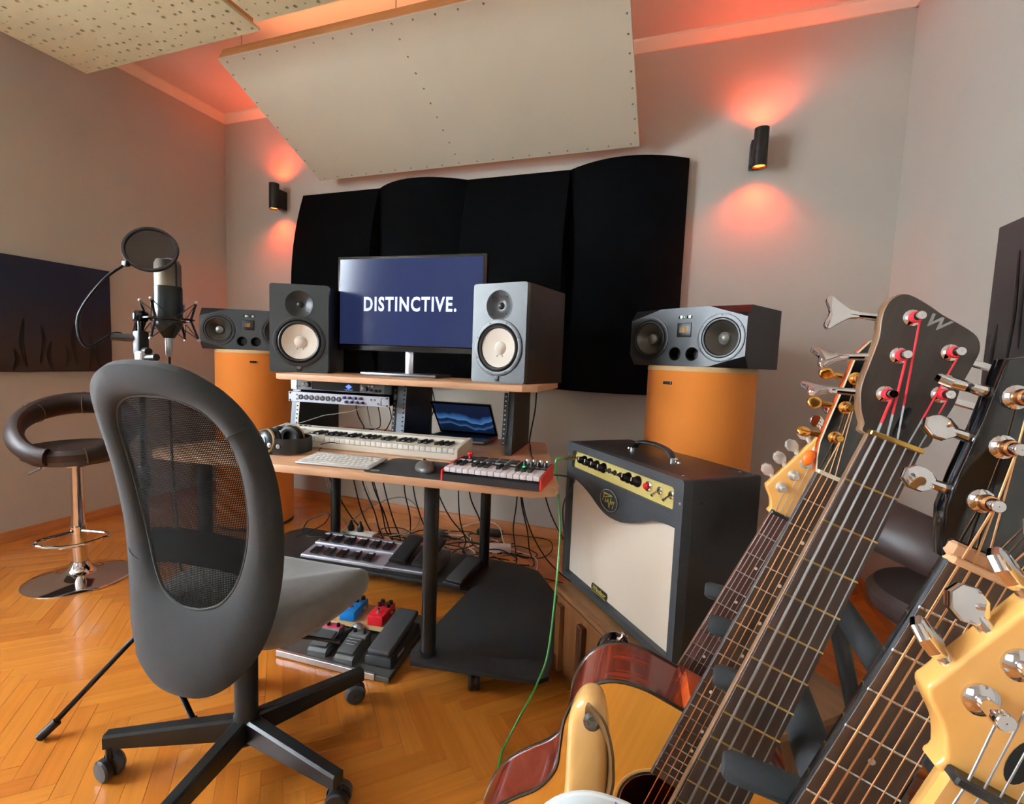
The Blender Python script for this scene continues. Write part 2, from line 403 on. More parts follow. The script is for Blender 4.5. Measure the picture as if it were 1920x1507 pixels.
# ================================================================== CEILING CLOUDS, SLOPED PANEL
M_CLOUD = mat('perforated_plaster', (224, 216, 176), 0.85, var=0.05, vscale=5, bump=0.15, bscale=150)
M_HOLE = mat('acoustic_fleece', (70, 62, 50), 0.95)
M_SPRUCE = mat('raw_spruce', (214, 160, 100), 0.6, var=0.14, vscale=4, stretch=(1, 14, 14))
M_SCREW = mat('screw_head', (30, 28, 26), 0.85, spec=0.1)
def cloud(x0, x1, y0, y1, z, label):
    t = thing('acoustic_ceiling_panel', label, 'ceiling panel', (x0, y0, z), 0, 'perforated panels hung under the ceiling')
    m = MB(); cs = 0.052; nx = int((x1 - x0) / cs); ny = int((y1 - y0) / cs); ax = (x1 - x0) / nx; ay = (y1 - y0) / ny
    for i in range(nx):
        for j in range(ny):
            X, Y = i * ax, j * ay; r = random.choice((0.0045, 0.0055, 0.008, 0.010, 0.0)); m.mi = 0
            if r == 0.0:
                m.add([(X, Y, 0), (X + ax, Y, 0), (X + ax, Y + ay, 0), (X, Y + ay, 0)], [(3, 2, 1, 0)]); continue
            cx, cy = X + ax / 2 + random.uniform(-0.012, 0.012), Y + ay / 2 + random.uniform(-0.012, 0.012)
            o = [(X + ax, Y + ay / 2), (X + ax, Y + ay), (X + ax / 2, Y + ay), (X, Y + ay), (X, Y + ay / 2), (X, Y), (X + ax / 2, Y), (X + ax, Y)]
            vs = [(p[0], p[1], 0) for p in o] + [(cx + r * math.cos(k * PI / 4), cy + r * math.sin(k * PI / 4), 0) for k in range(8)] + \
                 [(cx + r * math.cos(k * PI / 4), cy + r * math.sin(k * PI / 4), 0.011) for k in range(8)]
            m.add(vs, [(k, 8 + k, 8 + (k + 1) % 8, (k + 1) % 8) for k in range(8)] + [(8 + k, 16 + k, 16 + (k + 1) % 8, 8 + (k + 1) % 8) for k in range(8)])
            m.mi = 1; b = len(m.v) - 8; m.f.append([b + k for k in range(7, -1, -1)]); m.m.append(1)
    m.mi = 0; W, D = x1 - x0, y1 - y0
    m.add([(0, 0, 0), (W, 0, 0), (W, D, 0), (0, D, 0), (0, 0, 0.013), (W, 0, 0.013), (W, D, 0.013), (0, D, 0.013)],
          [(4, 5, 6, 7), (0, 1, 5, 4), (1, 2, 6, 5), (2, 3, 7, 6), (3, 0, 4, 7)])
    m.obj('panel', [M_CLOUD, M_HOLE], t, ang=20)
    for (a, b) in (((0.02, 0.02), (W - 0.02, 0.05)), ((0.02, D - 0.05), (W - 0.02, D - 0.02)), ((0.02, 0.05), (0.05, D - 0.05)), ((W - 0.05, 0.05), (W - 0.02, D - 0.05))):
        MB().b2((a[0], a[1], 0.013), (b[0], b[1], 0.06)).obj('batten', M_SPRUCE, t)
    for (a, b) in ((0.08, 0.08), (W - 0.08, 0.08), (0.08, D - 0.08), (W - 0.08, D - 0.08)):
        MB().cyl((a, b, 0.05), (a, b, ZC - z), 0.003, n=8).obj('hanger_wire', M_STEEL, t)
    return t
cloud(-3.19, -1.95, 0.55, 1.82, 2.60, 'cream perforated ceiling panel hung in the upper left corner')
cloud(-1.91, -0.67, 0.50, 1.77, 2.60, 'cream perforated ceiling panel beside the sloped plaster panel')

# sloped reflector: plasterboard on a spruce frame, screws around the rim
p_lo, p_hi = Vector((0, 2.80, 2.315)), Vector((0, 2.02, 2.672))
sl = (p_lo - p_hi); SH = sl.length; ydir = sl.normalized(); xdir = Vector((1, 0, 0)); zdir = xdir.cross(ydir)   # zdir points down/forward
SW0, SW1 = -2.463, -0.30
MS = Matrix(((1, ydir.x, zdir.x, SW0), (0, ydir.y, zdir.y, p_hi.y), (0, ydir.z, zdir.z, p_hi.z), (0, 0, 0, 1)))
W = SW1 - SW0
t = thing('sloped_reflector_panel', 'large pale plasterboard panel hung at a slant above the black panels', 'acoustic panel', M=MS)
sg = 1 if zdir.z < 0 else -1      # outward (visible) side
M_PLAST = mat('plasterboard', (222, 212, 188), 0.8, var=0.02, vscale=3)
MB().rbox((W / 2, SH / 2, -0.006 * sg), (W, SH, 0.012), 0.002, 1).obj('board', M_PLAST, t)
for (a, b) in (((0.0, 0.0), (W, 0.05)), ((0.0, SH - 0.05), (W, SH - 0.005)), ((0.01, 0.05), (0.05, SH - 0.05)), ((W - 0.05, 0.05), (W - 0.01, SH - 0.05)), ((W / 2 - 0.02, 0.05), (W / 2 + 0.02, SH - 0.05))):
    MB().b2((a[0], a[1], -0.075 * sg), (b[0], b[1], -0.012 * sg)).obj('frame_batten', M_SPRUCE, t)
sm = MB().lathe([(0.0045, -0.0005), (0.0042, 0.0012), (0.0025, 0.0018)], (0, 0, 0), (0, 0, sg), 10).mesh('screw', M_SCREW)
for i in range(19):
    u = 0.05 + (W - 0.1) * i / 18
    for v in (0.022, SH - 0.022): link('screw', sm, t, Matrix.Translation((u + random.uniform(-.006, .006), v + random.uniform(-.003, .003), 0)))
for j in range(9):
    v = 0.09 + (SH - 0.18) * j / 8
    for u in (0.018, W / 2, W - 0.018): link('screw', sm, t, Matrix.Translation((u + random.uniform(-.003, .003), v, 0)))
for u in (0.12, W * 0.5, W - 0.12):
    q = MS @ Vector((u, 0.02, -0.07 * sg)); MB(MS.inverted()).cyl(q, (q.x, q.y, ZC), 0.003, n=8).obj('hanger_wire', M_STEEL, t)
    q = MS @ Vector((u, SH - 0.03, -0.07 * sg)); MB(MS.inverted()).cyl(q, (q.x, q.y, ZC), 0.003, n=8).obj('hanger_wire', M_STEEL, t)
# warm LED strip stuck on the back of the frame, lighting the ceiling
led = MB(); led.b2((0.15, 0.10, -0.090 * sg), (W - 0.15, 0.112, -0.086 * sg))
led.b2((0.15, 0.10, -0.086 * sg), (W - 0.15, 0.112, -0.075 * sg))
led.obj('led_strip', mat('led_orange', (255, 120, 60), 0.5, emit=(255, 110, 62), estr=2.5), t)
lq = area_light('led_glow', (0, 0, 0), (0, 0.45, 0.9), W - 0.3, 0.02, 3.0, (1.0, 0.36, 0.16))
lq.location = MS @ Vector((W / 2, 0.106, -0.10 * sg))

# ================================================================== BLACK CURVED ABSORBERS
M_VELVET = mat('black_fabric', (3, 3, 4), 0.95, spec=0.08, bump=0.1, bscale=400)
PX = [-2.692, -2.033, -1.369, -0.70, -0.035]; PZ0, PZ1 = 0.955, 2.262
names = ['leftmost of four black fabric absorber panels, with a bowed left edge', 'second black fabric absorber panel from the left, above the screen',
         'third black fabric absorber panel from the left, behind the right white-coned monitor', 'rightmost of four black fabric absorber panels']
for k in range(4):
    m = MB(); n = 14; vs = []; fs = []; x0, x1 = PX[k] + 0.002, PX[k + 1] - 0.002
    for i in range(n + 1):
        for j in range(n + 1):
            a, b = i / n, j / n
            bul = 0.115 * (1 - (2 * a - 1) ** 2) if k % 2 else 0.115 * (1 - (2 * b - 1) ** 2)
            vs.append((x0 + (x1 - x0) * a, YB - 0.045 - bul, PZ0 + (PZ1 - PZ0) * b))
    q = (n + 1) ** 2
    vs += [(v[0], YB - 0.002, v[2]) for v in vs]
    for i in range(n):
        for j in range(n):
            p = i * (n + 1) + j; fs.append((p, p + n + 1, p + n + 2, p + 1)); fs.append((q + p, q + p + 1, q + p + n + 2, q + p + n + 1))
    for j in range(n):
        fs.append((j, j + 1, q + j + 1, q + j)); p = n * (n + 1) + j; fs.append((p + 1, p, q + p, q + p + 1))
        p = j * (n + 1); fs.append((p + n + 1, p, q + p, q + p + n + 1)); p = p + n; fs.append((p, p + n + 1, q + p + n + 1, q + p))
    m.add(vs, fs)
    tag(m.obj('absorber_panel', M_VELVET, ang=50), names[k], 'acoustic panel', 'black absorber panels on the back wall')

# ================================================================== WALL LAMPS
M_LAMP = mat('lamp_black', (26, 24, 23), 0.4, metal=0.3)
M_BULB = mat('bulb_orange', (255, 120, 50), 0.4, emit=(255, 90, 30), estr=12)
def wall_lamp(x, z0, z1, dx, label):
    t = thing('wall_lamp', label, 'wall lamp', (x, YB - 0.10, z0), 0, 'black up and down wall lamps')
    H = z1 - z0; r = 0.035
    MB().lathe([(r - 0.004, 0.012), (r - 0.004, 0.0), (r, 0.0), (r, H), (r - 0.004, H), (r - 0.004, H - 0.012), (0.001, H - 0.012)], n=24).obj('shade', M_LAMP, t)
    for zz in (0.012, H - 0.012): MB().lathe([(0.0005, -0.002), (r - 0.005, -0.002), (r - 0.005, 0.002), (0.0005, 0.002)], (0, 0, zz), n=20).obj('bulb', M_BULB, t)
    MB().rbox((dx, 0.062, H * 0.45), (0.055, 0.075, 0.135), 0.006, 2).obj('wall_bracket', M_LAMP, t)
    for sgn, zz in ((-1, -0.005), (1, H + 0.005)):
        l = bpy.data.lights.new('lamp_beam', 'SPOT'); l.energy = 10; l.color = (1.0, 0.075, 0.016); l.spot_size = math.radians(135); l.spot_blend = 0.9; l.shadow_soft_size = 0.02
        o = bpy.data.objects.new('lamp_beam', l); C.objects.link(o); o.parent = t; o.location = (0, 0, zz)
        o.rotation_euler = (0 if sgn < 0 else PI, 0, 0)
wall_lamp(-2.905, 2.165, 2.345, 0.0, 'small black cylinder wall lamp left of the black panels, glowing red orange')
wall_lamp(0.305, 2.162, 2.352, -0.015, 'black cylinder wall lamp right of the black panels, glowing red orange')

# ================================================================== WALL CANVASES
def art_mat(name, top, bot, stroke):
    m = bpy.data.materials.new(name); m.use_nodes = True
    N = m.node_tree.nodes; L = m.node_tree.links; b = N['Principled BSDF']; b.inputs['Roughness'].default_value = 0.5
    tc = N.new('ShaderNodeTexCoord'); sp = N.new('ShaderNodeSeparateXYZ'); L.new(tc.outputs['Object'], sp.inputs[0])
    mr = N.new('ShaderNodeMapRange'); mr.inputs[1].default_value = -0.2; mr.inputs[2].default_value = 0.15; L.new(sp.outputs['Z'], mr.inputs[0])
    mx = N.new('ShaderNodeMix'); mx.data_type = 'RGBA'; mx.inputs[6].default_value = lin(bot) + [1]; mx.inputs[7].default_value = lin(top) + [1]
    L.new(mr.outputs[0], mx.inputs[0]); L.new(mx.outputs[2], b.inputs['Base Color'])
    return m
def canvas(name, label, M, w, h, top, bot, strokes, smat, flip=1):
    t = thing(name, label, 'painting', M=M)
    MB().rbox((0, 0, 0), (0.03, w, h), 0.003, 1).obj('canvas', art_mat(name + '_paint' + str(w), top, bot, None), t)
    for (y, z, l, bend) in strokes:
        pts = crom([(0.016 * flip, y, z), (0.016 * flip, y + bend, z + l * 0.5), (0.016 * flip, y + bend * 0.3, z + l)], 5)
        k = len(pts); MB().tube(pts, [0.002 + 0.010 * math.sin(PI * (i + 0.5) / k) for i in range(k)], 6, flat=(0.25, 1)).obj('brush_stroke', smat, t)
M_STROKE = mat('black_paint', (10, 9, 10), 0.35)
st = [(0.02 + 0.06 * i, -0.31 + 0.02 * (i % 3), 0.12 + 0.05 * ((i * 7) % 4), 0.02 * (-1) ** i) for i in range(8)]
st += [(-0.5 + 0.06 * i, -0.31, 0.1 + 0.04 * ((i * 5) % 4), 0.02 * (-1) ** i) for i in range(8)]
canvas('wall_canvas', 'dark navy canvas with brown lower edge on the left wall', TR(XL + 0.016, 1.56, 1.27), 1.02, 0.635, (22, 30, 54), (44, 30, 28), st, M_STROKE)
st = [(0.44 - 0.055 * i, -0.25 + 0.09 * ((i * 5) % 4), 0.26 + 0.04 * ((i * 3) % 5), 0.015 * (-1) ** i) for i in range(15)]
canvas('wall_canvas', 'charcoal canvas with black streaks on the right wall', TR(XR - 0.016, 1.49, 1.28), 1.0, 0.64, (50, 46, 46), (48, 44, 44), st, M_STROKE, -1)
def circ(cx, cy, r, n=32): return [(cx + r * math.cos(2 * PI * i / n), cy + r * math.sin(2 * PI * i / n)) for i in range(n)]

# ================================================================== STUDIO DESK
DR = math.radians(5.5)
D = thing('studio_desk', 'beech topped studio desk with black legs, rack bays and raised speaker shelf', 'desk', (-1.10, 1.70, 0))
DT = [(-0.395, 1.338), (-0.338, 1.385), (-0.335, 1.42), (-0.585, 2.17), (-1.68, 2.09), (-1.86, 1.28), (-1.83, 1.215), (-1.77, 1.182)]
WB(D).prism(DT, 0.714, 0.740, 0.0025, 2).obj('desktop', M_BEECH, D)
SHF = [(-0.545, 1.655), (-0.50, 1.70), (-0.52, 2.09), (-1.66, 1.985), (-1.625, 1.59), (-1.57, 1.555)]
WB(D).prism(SHF, 1.005, 1.029, 0.0025, 2).obj('upper_shelf', M_BEECH, D)
for (x, y) in ((-0.765, 1.405), (-0.865, 2.135), (-1.73, 2.10), (-1.70, 1.32)):
    b = WB(D); b.lathe([(0.029, 0), (0.029, 0.012), (0.0255, 0.014), (0.0255, 0.60), (0.034, 0.603), (0.034, 0.614)], (x, y, 0.10), n=24); b.obj('leg', M_BLACKM, D)
LOWP = [(-0.80, 1.345), (-0.375, 1.415), (-0.345, 1.45), (-0.42, 1.95), (-0.60, 2.20), (-0.74, 2.24), (-2.02, 2.20), (-2.06, 2.12), (-2.03, 1.30), (-1.66, 1.28), (-1.70, 1.83), (-0.83, 1.90), (-0.83, 1.40)]
WB(D).prism(LOWP, 0.082, 0.100, 0.004, 2).obj('lower_shelf', M_BLACKW, D)
def caster(b, x, y, r=0.032, wdt=0.016, a=0.4):
    d = Vector((math.cos(a), math.sin(a), 0))
    for s_ in (-1, 1):
        p = Vector((x, y, r)) + d * (s_ * 0.012)
        b.lathe([(r * 0.5, -wdt / 2), (r * 0.92, -wdt / 2), (r, -wdt / 4), (r, wdt / 4), (r * 0.92, wdt / 2), (r * 0.5, wdt / 2)], p, d, 20, cap=True)
    b.cyl((x, y, r + 0.01), (x, y, 0.082), 0.008, n=10)
for (x, y) in ((-0.60, 1.43), (-0.47, 2.0), (-0.85, 2.17), (-1.95, 2.10), (-1.93, 1.36)):
    b = WB(D); caster(b, x, y); b.obj('caster', M_BLACKP, D)
ex = Vector((math.cos(DR), math.sin(DR), 0)); ey = Vector((-math.sin(DR), math.cos(DR), 0))
RO = Vector((-1.13, 1.735, 0))
def rk(a, b, z): return RO + ex * a + ey * b + Vector((0, 0, z))
LEAN = 0.03
def side_panel(a, wd):
    b = WB(D); z0, z1 = 0.740, 1.005
    vs = [rk(a, 0, z0), rk(a + wd, 0, z0), rk(a + wd, 0.33, z0), rk(a, 0.33, z0), rk(a, LEAN, z1), rk(a + wd, LEAN, z1), rk(a + wd, 0.33, z1), rk(a, 0.33, z1)]
    b.add(vs, [(0, 3, 2, 1), (4, 5, 6, 7), (0, 1, 5, 4), (1, 2, 6, 5), (2, 3, 7, 6), (3, 0, 4, 7)]); return b.obj('rack_side', M_BLACKW, D)
def edge_trim(a, wd):
    b = WB(D); z0, z1 = 0.741, 1.004
    vs = [rk(a, -0.004, z0), rk(a + wd, -0.004, z0), rk(a + wd, 0.004, z0), rk(a, 0.004, z0), rk(a, LEAN - 0.004, z1), rk(a + wd, LEAN - 0.004, z1), rk(a + wd, LEAN + 0.004, z1), rk(a, LEAN + 0.004, z1)]
    b.add(vs, [(0, 3, 2, 1), (4, 5, 6, 7), (0, 1, 5, 4), (1, 2, 6, 5), (2, 3, 7, 6), (3, 0, 4, 7)]); b.obj('edge_strip', M_GREYPL, D)
for a in (-0.515, 0.0, 0.485): side_panel(a, 0.026)
edge_trim(-0.515, 0.026); edge_trim(0.0, 0.026)
WB(D).prism([(p.x, p.y) for p in (rk(-0.489, 0.30, 0), rk(0.0, 0.30, 0), rk(0.0, 0.315, 0), rk(-0.489, 0.315, 0))], 0.95, 1.005).obj('back_rail', M_BLACKW, D)
def rail(a, m):
    b = WB(D); up = (rk(0, LEAN, 1.0) - rk(0, 0, 0.74)).normalized()
    R = Matrix((ex, ey, Vector((0, 0, 1)))).transposed()
    c = rk(a, LEAN * 0.55 - 0.006, 0.885); b.box(c, (0.016, 0.003, 0.21), R @ Matrix.Rotation(-0.11, 3, 'X'))
    r = b.obj('rack_rail', m, D)
    h = WB(D)
    for i in range(11):
        z = 0.79 + i * 0.0185; h.cyl(rk(a, LEAN * (z - 0.74) / 0.265 - 0.011, z), rk(a, LEAN * (z - 0.74) / 0.265 - 0.0085, z), 0.0032, n=8)
    o = h.obj('rail_holes', mat('hole_dark', (10, 10, 10), 0.8) if m is not M_BLACKM else M_GREYTXT, D)
rail(-0.481, M_WHITEPL); rail(-0.008, M_BLACKM); rail(0.034, M_GREYPL); rail(0.477, M_BLACKM)

# ------------------------------------------------------------------ rack units
def rack_frame(zc, fwd):
    up = Vector((0, 0, 1)); f = LEAN * (zc - 0.74) / 0.265 - 0.012 - fwd
    o = rk(-0.2445, f, zc)
    return Matrix(((ex.x, ey.x, 0, o.x), (ex.y, ey.y, 0, o.y), (0, 0, 1, o.z), (0, 0, 0, 1)))
def rack_common(t, m_face, depth):
    MB().rbox((0, 0.003, 0), (0.4826, 0.006, 0.0435), 0.0015, 1).obj('face_plate', m_face, t)
    MB().b2((-0.215, 0.006, -0.021), (0.215, depth, 0.021)).obj('chassis', M_BLACKM, t)
    for x in (-0.232, 0.232):
        for z in (-0.0155, 0.0155): MB().lathe([(0.0042, 0), (0.004, 0.003), (0.002, 0.0035)], (x, 0.001, z), (0, -1, 0), 10).obj('screw', M_SCREW, t)
def knob(r, h, M, m, parent, name='knob', n=16, mark=None):
    o = MB().lathe([(r, 0), (r * 0.95, h * 0.85), (r * 0.8, h), (0.0002, h)], (0, 0, 0), (0, -1, 0), n).obj(name, m, parent, M)
    if mark: MB().b2((-r * 0.12, -h - 0.0006, 0), (r * 0.12, -h + 0.0004, r * 0.9)).obj('pointer', mark, o)
    return o
M_UA = mat('dark_grey_anodised', (88, 90, 94), 0.4, metal=0.6)
M_UAD = mat('display_black', (14, 15, 18), 0.15)
t = thing('audio_interface', 'dark grey rack audio interface with blue diamond logo, top unit in the rack', 'audio interface', M=rack_frame(0.980, 0.045))
rack_common(t, M_UA, 0.24)
for x in (-0.225, 0.225): MB().rbox((x, -0.0005, 0), (0.03, 0.004, 0.042), 0.001, 1).obj('rack_ear', M_STEEL if x < 0 else M_BLACKM, t)
MB().rbox((-0.02, -0.001, 0), (0.23, 0.004, 0.034), 0.001, 1).obj('display', M_UAD, t)
dm = mat('logo_blue', (90, 120, 215), 0.4, emit=(80, 115, 225), estr=1.2)
lg = MB()
for (cx, cz) in ((-0.008, 0), (0.008, 0), (0, 0.0055), (0, -0.0055)): lg.prism([(cx - 0.0075, cz), (cx, cz - 0.005), (cx + 0.0075, cz), (cx, cz + 0.005)], 0.0, 0.0006, T=UP)
lg.obj('diamond_logo', dm, t, TR(0.045, -0.003, 0.002))
text('logo_line', 'UNIVERSAL AUDIO', 0.0045, dm, t, TR(0.045, -0.0034, -0.0115) @ UP)
knob(0.013, 0.012, TR(-0.155, 0, 0.002), M_BLACKP, t, mark=M_WHITEPL); knob(0.007, 0.014, TR(-0.172, 0, 0.004), M_WHITEPL, t)
knob(0.010, 0.012, TR(0.125, 0, -0.003), M_BLACKP, t); knob(0.0075, 0.013, TR(0.113, 0, 0.0), M_WHITEPL, t)
for x in (0.142, 0.158): knob(0.0045, 0.010, TR(x, 0, 0.009), M_WHITEPL, t, 'button')
for x in (0.150, 0.172, 0.190): knob(0.0055, 0.010, TR(x, 0, -0.008), M_BLACKP, t)
for x, z in ((-0.195, -0.008), (-0.208, -0.008)): MB().lathe([(0.0048, 0), (0.0048, 0.003), (0.003, 0.003), (0.003, 0.001)], (x, 0, z), (0, -1, 0), 12).obj('jack', M_CHROME, t)
for i in range(3):
    for j in range(2): MB().b2((-0.137 + j * 0.008, -0.002, -0.012 + i * 0.010), (-0.133 + j * 0.008, 0, -0.008 + i * 0.010)).obj('button', M_WHITEPL, t)
    MB().b2((0.100, -0.002, -0.012 + i * 0.010), (0.104, 0, -0.008 + i * 0.010)).obj('button', M_WHITEPL, t)
M_PRE = mat('silver_blue_plate', (196, 200, 212), 0.35, metal=0.5)
t = thing('preamp_unit', 'silver rack preamp with eight round inputs, lower unit in the rack', 'audio interface', M=rack_frame(0.928, 0.055))
rack_common(t, M_PRE, 0.24)
for i in range(8):
    o = MB().lathe([(0.0112, 0), (0.0112, 0.003), (0.0085, 0.0035), (0.0075, 0.001), (0.0, 0.001)], (-0.178 + i * 0.0265, 0, 0), (0, -1, 0), 20).obj('combo_input', mat('input_dark', (52, 54, 66), 0.4), t)
    MB().lathe([(0.0045, 0.001), (0.0045, 0.003), (0.0025, 0.003), (0.0025, 0.001)], (-0.178 + i * 0.0265, 0, 0), (0, -1, 0), 12).obj('jack', M_STEEL, o)
for i in range(4):
    knob(0.0062, 0.012, TR(0.036 + i * 0.0255, 0, 0.0085), mat('navy_knob', (40, 38, 90), 0.4), t); knob(0.0062, 0.012, TR(0.045 + i * 0.0255, 0, -0.009), mat('navy_knob', (40, 38, 90), 0.4), t)
for x, z in ((0.158, 0.006), (0.176, 0.006), (0.190, -0.009), (-0.199, 0.009), (-0.199, -0.009)): knob(0.004, 0.006, TR(x, 0, z), M_STEEL, t, 'button')
MB().tube(crom([(0.213, 0, -0.014), (0.213, -0.014, -0.012), (0.213, -0.014, 0.012), (0.213, 0, 0.014)], 4), 0.002, 8).obj('rack_handle', M_CHROME, t)

# ================================================================== MONITOR SPEAKERS (white cones)
M_HS = mat('grey_vinyl_speaker', (50, 54, 54), 0.38, spec=0.42, bump=0.06, bscale=350)
M_HSB = mat('speaker_black', (18, 18, 19), 0.4)
M_CONE = mat('white_cone', (226, 218, 205), 0.6)
M_SURR = mat('rubber_surround', (24, 24, 26), 0.5)
def hs_speaker(x, y, rz, label):
    t = thing('studio_monitor', label, 'speaker', (x, y, 1.029), rz, 'white-coned studio monitors on the desk shelf')
    MB().rbox((0, 0.178, 0.195), (0.25, 0.312, 0.39), 0.004, 2).obj('cabinet', mat('speaker_cabinet_black', (17, 15, 15), 0.55, bump=0.15, bscale=350), t)
    tz, wz = 0.303, 0.138
    MB().plate(rrect(0.25, 0.39, 0.012, 5, 0, 0.195), [circ(0, tz, 0.058, 36), circ(0, wz, 0.099, 44)], 0.0, 0.025, T=Matrix.Translation((0, 0.025, 0)) @ UP).obj('baffle', M_HS, t)
    a = (0, -1, 0)
    MB().lathe([(0.058, 0.0005), (0.060, 0.0015), (0.056, 0.0005), (0.045, -0.004), (0.030, -0.010), (0.017, -0.0145), (0.015, -0.0145)], (0, 0, tz), a, 36).obj('tweeter_horn', M_HSB, t)
    MB().lathe([(0.0150, -0.0145), (0.013, -0.011), (0.008, -0.008), (0.0003, -0.007)], (0, 0, tz), a, 20).obj('tweeter_dome', mat('dome_dark', (40, 40, 42), 0.3, metal=0.3), t)
    MB().lathe([(0.112, 0.0), (0.112, 0.0035), (0.106, 0.005), (0.096, 0.004), (0.093, 0.0005), (0.092, -0.004)], (0, 0, wz), a, 44).obj('woofer_frame', M_HSB, t)
    MB().lathe([(0.093, -0.003), (0.090, 0.0035), (0.085, 0.0065), (0.080, 0.004), (0.077, -0.003)], (0, 0, wz), a, 44).obj('woofer_surround', M_SURR, t)
    MB().lathe([(0.078, -0.003), (0.074, -0.004), (0.050, -0.012), (0.026, -0.019), (0.020, -0.020)], (0, 0, wz), a, 44).obj('cone', M_CONE, t)
    MB().lathe([(0.027, -0.0188), (0.024, -0.013), (0.016, -0.0075), (0.008, -0.0055), (0.0003, -0.005)], (0, 0, wz), a, 24).obj('dust_cap', M_CONE, t)
    for k in (-1, 1): MB().tube([(k * 0.010, 0.0165, wz - 0.027), (k * 0.0145, 0.0145, wz - 0.035)], 0.0009, 6).obj('cone_mark', M_BLACKP, t)
    for k in range(8):
        an = PI / 8 + k * PI / 4; MB().lathe([(0.003, 0), (0.0026, 0.0015), (0.001, 0.0016)], (0.103 * math.cos(an), -0.0042, wz + 0.103 * math.sin(an)), a, 8).obj('screw', M_SCREW, t)
    for k in range(4):
        an = PI / 4 + k * PI / 2; MB().lathe([(0.0028, 0), (0.0024, 0.0015), (0.001, 0.0016)], (0.048 * math.cos(an), 0.0025, tz + 0.048 * math.sin(an)), a, 8).obj('screw', M_SCREW, t)
    b = MB().rbox((0, -0.001, 0.021), (0.022, 0.004, 0.030), 0.003, 2).obj('badge', M_HSB, t)
    MB().lathe([(0.0085, 0), (0.0085, 0.0012), (0.0072, 0.0012), (0.0072, 0)], (0, -0.003, 0.025), a, 20).obj('badge_ring', M_GREYTXT, b)
    for k in range(3):
        an = k * PI / 3; c, s_ = math.cos(an), math.sin(an)
        MB().tube([(-0.0068 * c, -0.0035, 0.025 - 0.0068 * s_), (0.0068 * c, -0.0035, 0.025 + 0.0068 * s_)], 0.0006, 5).obj('badge_fork', M_GREYTXT, b)
    return t
hs_speaker(-0.6915, 1.776, math.radians(-11.9), 'white-coned monitor speaker on the right end of the desk shelf, face in daylight')
hs_speaker(-1.6195, 1.7155, math.radians(27.5), 'white-coned monitor speaker on the left end of the desk shelf, face in shade')

